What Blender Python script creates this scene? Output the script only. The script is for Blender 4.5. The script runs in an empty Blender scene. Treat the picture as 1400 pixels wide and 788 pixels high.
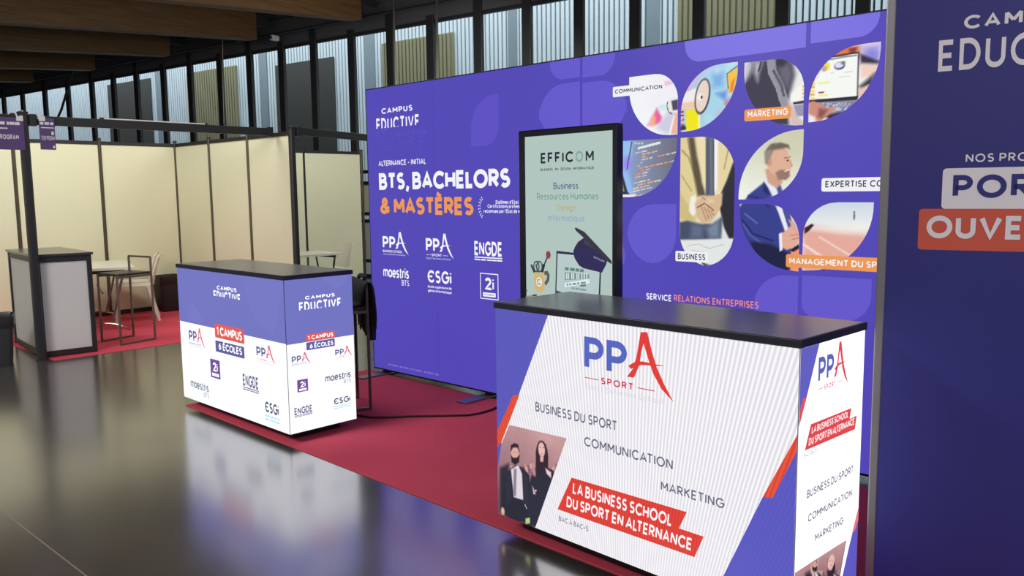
import bpy, bmesh, math, random
import numpy as np
from mathutils import Vector, Matrix

random.seed(7)
SC = bpy.context.scene
COL = SC.collection
PI = math.pi

# ------------------------------------------------------------------ camera
CF, CP, CR, CH = 1130.8, 0.1147, -0.0121, 1.5456      # focal (px of a 1400 wide frame), pitch, roll, height
_cp, _sp = math.cos(CP), math.sin(CP)
FWD = np.array([0, _cp, -_sp])
_r0 = np.array([1.0, 0, 0]); _u0 = np.array([0, _sp, _cp])
RT = math.cos(CR) * _r0 + math.sin(CR) * _u0
UP = -math.sin(CR) * _r0 + math.cos(CR) * _u0
CAMP = np.array([0, 0, CH])
cam = bpy.data.cameras.new('camera')
cam.sensor_width = 36; cam.sensor_fit = 'HORIZONTAL'; cam.lens = CF / 1400 * 36
cam.clip_end = 200
camo = bpy.data.objects.new('camera', cam); COL.objects.link(camo)
camo.matrix_world = Matrix(((RT[0], UP[0], -FWD[0], 0), (RT[1], UP[1], -FWD[1], 0), (RT[2], UP[2], -FWD[2], CH), (0, 0, 0, 1)))
SC.camera = camo

# ------------------------------------------------------------------ world, exposure, hall fill, booth lamps
SC.view_settings.view_transform = 'Standard'
SC.view_settings.look = 'None'
SC.view_settings.exposure = 0.0
SC.view_settings.gamma = 1.0
SC.view_settings.use_curve_mapping = False
SC.cycles.use_denoising = True
SC.cycles.max_bounces = 8
SC.cycles.sample_clamp_indirect = 6
W = bpy.data.worlds.new('hall_ambient'); SC.world = W; W.use_nodes = True
bg = W.node_tree.nodes['Background']
bg.inputs[0].default_value = (0.86, 0.88, 0.95, 1); bg.inputs[1].default_value = 0.5

def area(name, loc, target, sx, sy, power, colr, spread=180):
    l = bpy.data.lights.new(name, 'AREA'); l.shape = 'RECTANGLE'; l.size = sx; l.size_y = sy
    l.energy = power; l.color = colr; l.spread = math.radians(spread)
    o = bpy.data.objects.new(name, l); COL.objects.link(o); o.location = loc
    o.rotation_euler = (Vector(target) - Vector(loc)).to_track_quat('-Z', 'Y').to_euler()
    return o
WARM = (.98, 1.0, 0.89)
# unseen fill lights added under the roof
area('hall_fill', (-2.0, 7.5, 3.75), (-2.0, 7.5, 0), 1.6, 1.6, 42, (1, .95, .88))
area('hall_fill', (2.5, 1.0, 3.75), (2.2, 1.2, 0), 1.6, 1.6, 36, (1, .95, .9))
area('hall_fill', (-4.5, 2.5, 3.75), (-4.5, 5.0, 0), 1.6, 1.6, 210, (1, .95, .9))
area('hall_fill', (-1.5, -2.5, 3.75), (0.5, 1.5, 1.0), 1.6, 1.6, 52, (1, .95, .92))
# booth spots
area('booth_lamp', (-4.2, 8.9, 3.6), (-5.2, 11.1, 0.2), 2.4, 0.8, 46, WARM)
area('booth_lamp', (-5.8, 8.0, 3.6), (-6.1, 10.2, 0.5), 2.0, 0.8, 24, WARM)
area('booth_lamp', (-1.2, 11.2, 3.6), (-2.6, 14.2, 0.5), 2.4, 0.8, 66, WARM)

# ------------------------------------------------------------------ materials
def lin(c):
    c = c / 255.0
    return c / 12.92 if c <= 0.04045 else ((c + 0.055) / 1.055) ** 2.4
def S(r, g, b): return (lin(r), lin(g), lin(b), 1)
MATS = {}
def mat(name, rgb, rough=0.5, metal=0.0, bump=0.0, bscale=200.0, var=0.0, vscale=4.0, ior=None, coat=0.0):
    if name in MATS: return MATS[name]
    m = bpy.data.materials.new(name); m.use_nodes = True
    nt = m.node_tree; b = nt.nodes['Principled BSDF']
    b.inputs['Base Color'].default_value = S(*rgb)
    b.inputs['Roughness'].default_value = rough
    b.inputs['Metallic'].default_value = metal
    if ior: b.inputs['IOR'].default_value = ior
    if coat: b.inputs['Coat Weight'].default_value = coat
    tc = nt.nodes.new('ShaderNodeTexCoord')
    if bump:
        n = nt.nodes.new('ShaderNodeTexNoise'); n.inputs['Scale'].default_value = bscale
        nt.links.new(tc.outputs['Object'], n.inputs['Vector'])
        bp = nt.nodes.new('ShaderNodeBump'); bp.inputs['Strength'].default_value = bump; bp.inputs['Distance'].default_value = 0.002
        nt.links.new(n.outputs[0], bp.inputs['Height']); nt.links.new(bp.outputs[0], b.inputs['Normal'])
    if var:
        n = nt.nodes.new('ShaderNodeTexNoise'); n.inputs['Scale'].default_value = vscale; n.inputs['Detail'].default_value = 5
        nt.links.new(tc.outputs['Object'], n.inputs['Vector'])
        r = nt.nodes.new('ShaderNodeMapRange'); r.inputs['To Min'].default_value = 1 - var; r.inputs['To Max'].default_value = 1 + var
        nt.links.new(n.outputs[0], r.inputs['Value'])
        mx = nt.nodes.new('ShaderNodeMix'); mx.data_type = 'RGBA'; mx.blend_type = 'MULTIPLY'; mx.inputs['Factor'].default_value = 1
        mx.inputs['A'].default_value = S(*rgb)
        nt.links.new(r.outputs[0], mx.inputs['B']); nt.links.new(mx.outputs['Result'], b.inputs['Base Color'])
    MATS[name] = m
    return m

def led(rgb, s=1.0, fan=None, amp=0.0, rough=0.35):
    """A lit print or LED face of one colour; fan = (u0, v0, freq) paints camera moiré stripes into the emission."""
    key = ('led', rgb, s, fan, amp)
    if key in MATS: return MATS[key]
    m = bpy.data.materials.new('lit_%d_%d_%d' % rgb); m.use_nodes = True
    nt = m.node_tree; b = nt.nodes['Principled BSDF']
    b.inputs['Base Color'].default_value = (0.01, 0.01, 0.012, 1)
    b.inputs['Roughness'].default_value = rough
    b.inputs['Specular IOR Level'].default_value = 0.2
    c = S(*rgb)
    b.inputs['Emission Color'].default_value = c
    b.inputs['Emission Strength'].default_value = s
    if fan:
        uv = nt.nodes.new('ShaderNodeUVMap')
        sp = nt.nodes.new('ShaderNodeSeparateXYZ'); nt.links.new(uv.outputs[0], sp.inputs[0])
        def M(op, a, b2=None):
            n = nt.nodes.new('ShaderNodeMath'); n.operation = op
            for i, v in enumerate((a, b2)):
                if v is None: continue
                if isinstance(v, (int, float)): n.inputs[i].default_value = v
                else: nt.links.new(v, n.inputs[i])
            return n.outputs[0]
        ang = M('ARCTAN2', M('SUBTRACT', sp.outputs[0], fan[0]), M('SUBTRACT', sp.outputs[1], fan[1]))
        w = M('SINE', M('MULTIPLY', ang, fan[2]))
        st = M('MULTIPLY', M('ADD', M('MULTIPLY', w, amp), 1 - amp), s)
        nt.links.new(st, b.inputs['Emission Strength'])
    MATS[key] = m
    return m

def photo_mat(s=1.0):
    key = ('photo', s)
    if key in MATS: return MATS[key]
    m = bpy.data.materials.new('photo_print'); m.use_nodes = True
    nt = m.node_tree; b = nt.nodes['Principled BSDF']
    b.inputs['Base Color'].default_value = (0.01, 0.01, 0.012, 1); b.inputs['Specular IOR Level'].default_value = 0.2
    a = nt.nodes.new('ShaderNodeVertexColor'); a.layer_name = 'print'
    nt.links.new(a.outputs[0], b.inputs['Emission Color']); b.inputs['Emission Strength'].default_value = s
    MATS[key] = m
    return m

# ------------------------------------------------------------------ scene helpers
def tag(o, label=None, cat=None, group=None, kind=None):
    if label: o['label'] = label
    if cat: o['category'] = cat
    if group: o['group'] = group
    if kind: o['kind'] = kind
    return o
def thing(name, label, cat, loc=(0, 0, 0), rz=0.0, group=None):
    o = bpy.data.objects.new(name, None); COL.objects.link(o)
    o.empty_display_size = 0.1
    o.location = loc; o.rotation_euler = (0, 0, rz)
    return tag(o, label, cat, group)

class MB:
    """Collects shapes (local coordinates) and links them as ONE mesh object."""
    def __init__(s): s.v = []; s.f = []; s.m = []; s.mats = []; s.uv = {}
    def mi(s, m):
        if m not in s.mats: s.mats.append(m)
        return s.mats.index(m)
    def add(s, vs, fs, m):
        k = len(s.v); i = s.mi(m)
        s.v += [tuple(float(c) for c in p) for p in vs]
        s.f += [tuple(k + a for a in f) for f in fs]; s.m += [i] * len(fs)
    def bm(s, b, m, mtx=None):
        if mtx is not None: bmesh.ops.transform(b, matrix=mtx, verts=b.verts)
        b.verts.index_update()
        s.add([v.co for v in b.verts], [[v.index for v in f.verts] for f in b.faces], m); b.free()
    def box(s, x0, x1, y0, y1, z0, z1, m, bev=0.0, mtx=None, seg=2):
        b = bmesh.new(); bmesh.ops.create_cube(b, size=1)
        bmesh.ops.scale(b, vec=(x1 - x0, y1 - y0, z1 - z0), verts=b.verts)
        bmesh.ops.translate(b, vec=((x0 + x1) / 2, (y0 + y1) / 2, (z0 + z1) / 2), verts=b.verts)
        if bev: bmesh.ops.bevel(b, geom=b.edges[:], offset=bev, segments=seg, profile=.5, affect='EDGES')
        s.bm(b, m, mtx)
    def obox(s, p, q, w, h, m, bev=0.0, up=(0, 0, 1)):
        """a bar from p to q, w wide (sideways), h tall"""
        p = Vector(p); q = Vector(q); d = q - p; L = d.length; d.normalize(); u = Vector(up)
        if abs(d.dot(u)) > .99: u = Vector((1, 0, 0))
        r = d.cross(u).normalized(); u = r.cross(d)
        mt = Matrix(((d.x, r.x, u.x, p.x), (d.y, r.y, u.y, p.y), (d.z, r.z, u.z, p.z), (0, 0, 0, 1)))
        s.box(0, L, -w / 2, w / 2, -h / 2, h / 2, m, bev, mt)
    def tube(s, pts, r, m, n=10, cap=True, closed=False):
        pts = [Vector(p) for p in pts]; K = len(pts)
        rs = r if isinstance(r, (list, tuple)) else [r] * K
        vs = []; fs = []; prev = None
        for i, p in enumerate(pts):
            if closed: t = pts[(i + 1) % K] - pts[i - 1]
            else: t = pts[min(i + 1, K - 1)] - pts[max(i - 1, 0)]
            t.normalize()
            if prev is None:
                a = t.orthogonal().normalized()
            else:
                a = (prev - t * prev.dot(t)); a = a.normalized() if a.length > 1e-6 else t.orthogonal().normalized()
            prev = a; b = t.cross(a)
            for k in range(n):
                c = 2 * PI * k / n
                vs.append(p + (a * math.cos(c) + b * math.sin(c)) * rs[i])
        for i in range(K if closed else K - 1):
            j = (i + 1) % K
            for k in range(n):
                fs.append((i * n + k, i * n + (k + 1) % n, j * n + (k + 1) % n, j * n + k))
        if cap and not closed:
            fs.append(tuple(range(n))[::-1]); fs.append(tuple((K - 1) * n + k for k in range(n)))
        s.add(vs, fs, m)
    def prism(s, poly, z0, z1, m, mtx=None):
        n = len(poly); vs = [(x, y, z0) for x, y in poly] + [(x, y, z1) for x, y in poly]
        fs = [tuple(range(n))[::-1], tuple(range(n, 2 * n))] + [(i, (i + 1) % n, n + (i + 1) % n, n + i) for i in range(n)]
        if mtx is not None: vs = [mtx @ Vector(v) for v in vs]
        s.add(vs, fs, m)
    def build(s, name, parent=None, loc=(0, 0, 0), rz=0.0, smooth=False, off=None):
        me = bpy.data.meshes.new(name)
        vs = s.v
        if off is not None: vs = [(a - off[0], b - off[1], c - off[2]) for a, b, c in vs]
        me.from_pydata(vs, [], s.f)
        for m in s.mats: me.materials.append(m)
        me.polygons.foreach_set('material_index', s.m)
        if smooth: me.polygons.foreach_set('use_smooth', [True] * len(s.f))
        if s.uv:
            lay = me.uv_layers.new(name='UVMap')
            vi = np.empty(len(me.loops), dtype=np.int32); me.loops.foreach_get('vertex_index', vi)
            arr = np.zeros((len(s.v), 2), dtype=np.float32)
            for k, t in s.uv.items(): arr[k] = t
            lay.data.foreach_set('uv', arr[vi].ravel())
        me.update()
        o = bpy.data.objects.new(name, me); COL.objects.link(o)
        o.location = loc; o.rotation_euler = (0, 0, rz)
        if parent: o.parent = parent
        return o
def smooth_angle(o, deg=40):
    me = o.data
    me.polygons.foreach_set('use_smooth', [True] * len(me.polygons))
    try: me.set_sharp_from_angle(angle=math.radians(deg))
    except Exception: pass
    return o
def copy_tree(o, parent=None):
    c = o.copy(); COL.objects.link(c); c.parent = parent
    for ch in list(o.children): copy_tree(ch, c)
    return c

def ray(p):
    return FWD + RT * (p[0] - 700) / CF - UP * (p[1] - 394) / CF
def on_floor(p, z=0.0):
    d = ray(p); t = (z - CH) / d[2]; return CAMP + t * d

# ------------------------------------------------------------------ a stroke alphabet (cap height 1) for all the signs
def _arc(cx, cy, rx, ry, a0, a1, n=12):
    return [(cx + rx * math.cos(math.radians(a0 + (a1 - a0) * i / n)), cy + ry * math.sin(math.radians(a0 + (a1 - a0) * i / n))) for i in range(n + 1)]
def _glyphs():
    G = {}
    O = lambda w: _arc(w / 2, .5, w / 2, .5, 90, 450, 28)
    G['A'] = (.74, [[(0, 0), (.37, 1), (.74, 0)], [(.13, .3), (.61, .3)]])
    B1 = [(0, .5), (0, 1), (.28, 1)] + _arc(.28, .76, .24, .24, 90, -90)[1:] + [(0, .52)]
    B2 = [(0, .52), (.32, .52)] + _arc(.32, .26, .26, .26, 90, -90)[1:] + [(0, 0), (0, .52)]
    G['B'] = (.58, [B1, B2])
    G['C'] = (.76, [_arc(.45, .5, .45, .5, 42, 318, 24)])
    G['D'] = (.68, [[(0, 0), (0, 1), (.26, 1)] + _arc(.26, .5, .42, .5, 90, -90, 18)[1:] + [(0, 0)]])
    G['E'] = (.5, [[(.5, 1), (0, 1), (0, 0), (.5, 0)], [(0, .5), (.45, .5)]])
    G['F'] = (.5, [[(.5, 1), (0, 1), (0, 0)], [(0, .5), (.44, .5)]])
    G['G'] = (.82, [_arc(.45, .5, .45, .5, 42, 360, 26) + [(.52, .5)]])
    G['H'] = (.64, [[(0, 0), (0, 1)], [(.64, 0), (.64, 1)], [(0, .5), (.64, .5)]])
    G['I'] = (.0, [[(0, 0), (0, 1)]])
    G['J'] = (.4, [[(.4, 1), (.4, .25)] + _arc(.2, .2, .2, .2, 0, -180)])
    G['K'] = (.6, [[(0, 0), (0, 1)], [(.58, 1), (0, .42)], [(.2, .6), (.6, 0)]])
    G['L'] = (.42, [[(0, 1), (0, 0), (.42, 0)]])
    G['M'] = (.8, [[(0, 0), (0, 1)], [(0, 1), (.4, .3)], [(.4, .3), (.8, 1)], [(.8, 1), (.8, 0)]])
    G['N'] = (.66, [[(0, 0), (0, 1)], [(.01, 1), (.65, 0)], [(.66, 0), (.66, 1)]])
    G['O'] = (.9, [O(.9)])
    G['P'] = (.55, [[(0, 0), (0, 1), (.27, 1)] + _arc(.27, .72, .28, .28, 90, -90, 14)[1:] + [(0, .44)]])
    G['Q'] = (.9, [O(.9), [(.55, .3), (.9, -.05)]])
    G['R'] = (.58, [[(0, 0), (0, 1), (.28, 1)] + _arc(.28, .73, .27, .27, 90, -90, 14)[1:] + [(0, .46)], [(.25, .46), (.58, 0)]])
    G['S'] = (.54, [_arc(.28, .755, .25, .245, 38, 255, 14) + _arc(.27, .26, .27, .26, 72, -145, 16)])
    G['T'] = (.6, [[(0, 1), (.6, 1)], [(.3, 1), (.3, 0)]])
    G['U'] = (.62, [[(0, 1), (0, .31)] + _arc(.31, .31, .31, .31, 180, 360, 16) + [(.62, 1)]])
    G['V'] = (.72, [[(0, 1), (.36, 0), (.72, 1)]])
    G['W'] = (1.0, [[(0, 1), (.25, 0), (.5, .85), (.75, 0), (1, 1)]])
    G['X'] = (.64, [[(0, 0), (.64, 1)], [(0, 1), (.64, 0)]])
    G['Y'] = (.64, [[(0, 1), (.32, .48), (.64, 1)], [(.32, .48), (.32, 0)]])
    G['Z'] = (.58, [[(0, 1), (.58, 1), (0, 0), (.58, 0)]])
    for c, b, dx in (('É', 'E', .1), ('È', 'E', -.1)):
        w, st = G[b]; G[c] = (w, st + [[(.10, 1.19), (.45, 1.44)] if dx > 0 else [(.05, 1.44), (.40, 1.19)]])
    w, st = G['A']; G['À'] = (w, st + [[(.26, 1.33), (.46, 1.2)]])
    G['1'] = (.26, [[(0, .82), (.26, 1), (.26, 0)]])
    G['2'] = (.54, [_arc(.27, .72, .27, .28, 165, -35, 14) + [(0, 0), (.54, 0)]])
    G['5'] = (.54, [[(.5, 1), (.1, 1), (.05, .56)] + _arc(.26, .32, .28, .32, 130, -150, 16)])
    G['6'] = (.58, [_arc(.29, .31, .29, .31, 0, 360, 20), [(.0, .31), (.1, .62), (.42, 1)]])
    G['7'] = (.54, [[(0, 1), (.54, 1), (.18, 0)]])
    G['&'] = (.74, [[(.74, 0), (.2, .60)] + _arc(.34, .8, .18, .2, 215, -40, 14) + [(.16, .47)] + _arc(.27, .24, .27, .24, 120, 300, 12) + [(.6, .22), (.72, .46)]])
    G['-'] = (.34, [[(0, .42), (.34, .42)]])
    G['+'] = (.44, [[(0, .45), (.44, .45)], [(.22, .23), (.22, .67)]])
    G[','] = (.06, [[(.13, .10), (.02, -.30)]])
    G['.'] = (.04, [[(.02, 0), (.02, .06)]])
    G['·'] = (.04, [[(.02, .45), (.02, .53)]])
    G["'"] = (.04, [[(.02, 1), (.02, .75)]])
    x = .68                                                       # lower case
    bowl = lambda cx: _arc(cx, x / 2, .27, x / 2, 0, 360, 22)
    G['a'] = (.54, [bowl(.27), [(.54, x), (.54, 0)]])
    G['b'] = (.54, [bowl(.27), [(0, 1.05), (0, 0)]])
    G['c'] = (.48, [_arc(.28, x / 2, .28, x / 2, 48, 312, 18)])
    G['d'] = (.54, [bowl(.27), [(.54, 1.05), (.54, 0)]])
    G['e'] = (.54, [_arc(.27, x / 2, .27, x / 2, -42, -360, 20) + [(0, x / 2)]])
    G['e'] = (.54, [[(0, x / 2), (.54, x / 2)] + _arc(.27, x / 2, .27, x / 2, 0, 315, 20)])
    for c, a, b in (('é', (.18, .86), (.38, 1.02)), ('è', (.18, 1.02), (.38, .86))): G[c] = (.54, G['e'][1] + [[a, b]])
    G['ô'] = (.54, [bowl(.27), [(.12, .86), (.27, 1.0), (.42, .86)]])
    G['f'] = (.3, [_arc(.3, .83, .17, .2, 90, 180, 6) + [(.13, 0)], [(0, x), (.3, x)]])
    G['g'] = (.54, [bowl(.27), [(.54, x), (.54, -.1)] + _arc(.28, -.08, .26, .2, 0, -150, 10)])
    G['h'] = (.48, [[(0, 1.05), (0, 0)], [(0, .42)] + _arc(.24, .42, .24, .26, 180, 0, 12) + [(.48, 0)]])
    G['i'] = (.0, [[(0, x), (0, 0)], [(0, .86), (0, .98)]])
    G['j'] = (.1, [[(.1, x), (.1, -.15), (0, -.25)], [(.1, .86), (.1, .98)]])
    G['l'] = (.0, [[(0, 1.05), (0, 0)]])
    G['m'] = (.8, [[(0, x), (0, 0)], [(0, .46)] + _arc(.2, .46, .2, .22, 180, 0, 10) + [(.4, 0)], [(.4, .46)] + _arc(.6, .46, .2, .22, 180, 0, 10) + [(.8, 0)]])
    G['n'] = (.48, [[(0, x), (0, 0)], [(0, .42)] + _arc(.24, .42, .24, .26, 180, 0, 12) + [(.48, 0)]])
    G['o'] = (.54, [bowl(.27)])
    G['p'] = (.54, [bowl(.27), [(0, x), (0, -.3)]])
    G['q'] = (.54, [bowl(.27), [(.54, x), (.54, -.3)]])
    G['r'] = (.26, [[(0, x), (0, 0)], [(0, .42)] + _arc(.26, .42, .26, .26, 180, 90, 6)])
    G['s'] = (.4, [_arc(.21, .515, .19, .165, 38, 255, 10) + _arc(.2, .175, .2, .175, 72, -145, 12)])
    G['t'] = (.3, [[(.13, .92), (.13, 0), (.3, 0)], [(0, x), (.3, x)]])
    G['u'] = (.48, [[(0, x), (0, .26)] + _arc(.24, .26, .24, .26, 180, 360, 12), [(.48, x), (.48, 0)]])
    G['v'] = (.46, [[(0, x), (.23, 0), (.46, x)]])
    return G
GLY = _glyphs()
def ribbon(pts, t):
    """a flat band of width t along pts: list of quads"""
    P = [np.array(p, float) for p in pts]
    Q = [P[0]]
    for p in P[1:]:
        if np.linalg.norm(p - Q[-1]) > 1e-5: Q.append(p)
    closed = len(Q) > 3 and np.linalg.norm(Q[0] - Q[-1]) < 1e-4
    n = len(Q); L = []; R = []
    for i in range(n):
        a = Q[i] - Q[i - 1] if i else (Q[-1] - Q[-2] if closed else None)
        b = Q[i + 1] - Q[i] if i < n - 1 else (Q[1] - Q[0] if closed else None)
        if a is None: a = b
        if b is None: b = a
        a = a / np.linalg.norm(a); b = b / np.linalg.norm(b)
        na = np.array([-a[1], a[0]]); nb = np.array([-b[1], b[0]])
        mm = na + nb; l = np.linalg.norm(mm)
        if l < .25: mm = na; k = 1.0
        else: mm = mm / l; k = min(1 / max(mm @ na, .2), 1.45)
        L.append(Q[i] + mm * k * t / 2); R.append(Q[i] - mm * k * t / 2)
    return L, R
KERN = {'LT': .22, 'AT': .14, 'TA': .14, 'LA': -.0, 'AV': .12, 'LO': .06, 'TO': .06, 'TE': 0, 'RT': .05, 'LY': .2, 'PA': .12, 'AL': .02}
def text_strips(body, t=.16, gap=.2, space=.36, ital=0.0):
    """-> (list of (L, R) bands, width) in units of cap height, baseline y = 0"""
    out = []; x = t / 2; first = True; prev = ''
    for ch in body:
        if ch == ' ': x += space; prev = ''; continue
        w, sts = GLY[ch]
        if not first: x += gap + t - KERN.get(prev + ch, 0)
        prev = ch
        first = False
        for st in sts:
            sk = [(x + px, t / 2 + py * (1 - t)) for px, py in st]
            sk = [(a + ital * b, b) for a, b in sk]
            out.append(ribbon(sk, t))
        x += w
    return out, x + t / 2

# ------------------------------------------------------------------ flat printed faces
class Panel:
    """A printed face: O is its lower left corner seen from the front, X runs right, Z up."""
    def __init__(s, O, X, N):
        s.O = np.array(O, float); s.X = np.array(X, float) / np.linalg.norm(X); s.Z = np.array([0, 0, 1.0]); s.N = np.array(N, float) / np.linalg.norm(N)
    def uv(s, p):
        d = ray(p); t = ((s.O - CAMP) @ s.N) / (d @ s.N); q = CAMP + t * d - s.O
        return np.array([q @ s.X, q @ s.Z])
    def at(s, uv, lift=0.0):
        return s.O + s.X * uv[0] + s.Z * uv[1] + s.N * lift
EPS = 0.0006
class GB:
    """Collects flat graphics on a Panel into one mesh."""
    def __init__(s, pan, root): s.p = pan; s.root = np.array(root, float); s.mb = MB()
    def _add(s, uvs, fs, m, layer):
        k = len(s.mb.v)
        s.mb.add([s.p.at(q, EPS * layer) - s.root for q in uvs], fs, m)
        for i, q in enumerate(uvs): s.mb.uv[k + i] = (q[0], q[1])
    def poly(s, px, m, layer=1):
        s.puv([s.p.uv(q) for q in px], m, layer)
    def puv(s, uvs, m, layer=1):
        a = sum(uvs[i][0] * uvs[(i + 1) % len(uvs)][1] - uvs[(i + 1) % len(uvs)][0] * uvs[i][1] for i in range(len(uvs)))
        if a < 0: uvs = uvs[::-1]
        s._add(uvs, [tuple(range(len(uvs)))], m, layer)
    def strips(s, strips, m, layer, f):
        for k_, (L, R) in enumerate(strips):
            n = len(L); uvs = [f(q) for q in L] + [f(q) for q in R]
            s._add(uvs, [(i, n + i, n + i + 1, i + 1) for i in range(n - 1)], m, layer + .1 * (k_ % 4))
    def text(s, body, bl, br, tl, m, layer=2, t=.17, gap=.2, ital=0.0, space=.36, clip=None, free=False):
        """bl / br: baseline ends in the photograph; tl: top of the first capital"""
        b0 = s.p.uv(bl); b1 = s.p.uv(br); v2 = s.p.uv(tl)[1]
        st, w = text_strips(body, t, gap, space, ital)
        cap = v2 - b0[1]; sx = (b1[0] - b0[0]) / w
        sl = (b1[1] - b0[1]) / (b1[0] - b0[0]) if free else 0.0
        v0 = b0[1] if free else (b0[1] * .5 + b1[1] * .5)
        if not free: cap = v2 - b0[1]
        if clip is None:
            s.strips(st, m, layer, lambda q: (b0[0] + q[0] * sx, v0 + q[1] * cap + sl * q[0] * sx))
        else:                                        # letters whose foot is wiped away
            for L, R in st:
                for i in range(len(L) - 1):
                    quad = clip_low([L[i], R[i], R[i + 1], L[i + 1]], clip)
                    if len(quad) >= 3: s.puv([(b0[0] + q[0] * sx, v0 + q[1] * cap) for q in quad], m, layer)
        return b0, sx, cap
    def greek(s, u0, u1, v, h, segs, m, layer=2):
        """words too small to read in the photograph: broken bars"""
        for a, b in segs: s.puv([(u0 + (u1 - u0) * a, v), (u0 + (u1 - u0) * b, v), (u0 + (u1 - u0) * b, v + h), (u0 + (u1 - u0) * a, v + h)], m, layer)
    def rbox(s, px, m, layer=1, r=.0):
        """rectangle spanned by four photo corners (tl, tr, br, bl), squared up on the panel, rounded by r metres"""
        q = [s.p.uv(a) for a in px]
        u0 = (q[0][0] + q[3][0]) / 2; u1 = (q[1][0] + q[2][0]) / 2; v1 = (q[0][1] + q[1][1]) / 2; v0 = (q[2][1] + q[3][1]) / 2
        s.puv(rrect(u0, v0, u1, v1, (r, r, r, r), 6), m, layer); return u0, v0, u1, v1
    def build(s, name, parent): return s.mb.build(name, parent)
def clip_low(poly, y0):
    out = []
    for i in range(len(poly)):
        a = np.array(poly[i]); b = np.array(poly[(i + 1) % len(poly)])
        if a[1] >= y0: out.append(a)
        if (a[1] - y0) * (b[1] - y0) < 0: out.append(a + (b - a) * (y0 - a[1]) / (b[1] - a[1]))
    return out
def rrect(u0, v0, u1, v1, r, n=14):
    """rounded rectangle; r = radii of (tl, tr, br, bl)"""
    out = []
    for (cx, cy, a0, rr) in ((u1, v1, 0, r[1]), (u0, v1, 90, r[0]), (u0, v0, 180, r[3]), (u1, v0, 270, r[2])):
        sx = -1 if cx == u1 else 1; sy = -1 if cy == v1 else 1
        if rr <= 1e-6: out.append((cx, cy)); continue
        out += _arc(cx + sx * rr, cy + sy * rr, rr, rr, a0, a0 + 90, n)
    return out

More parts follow.
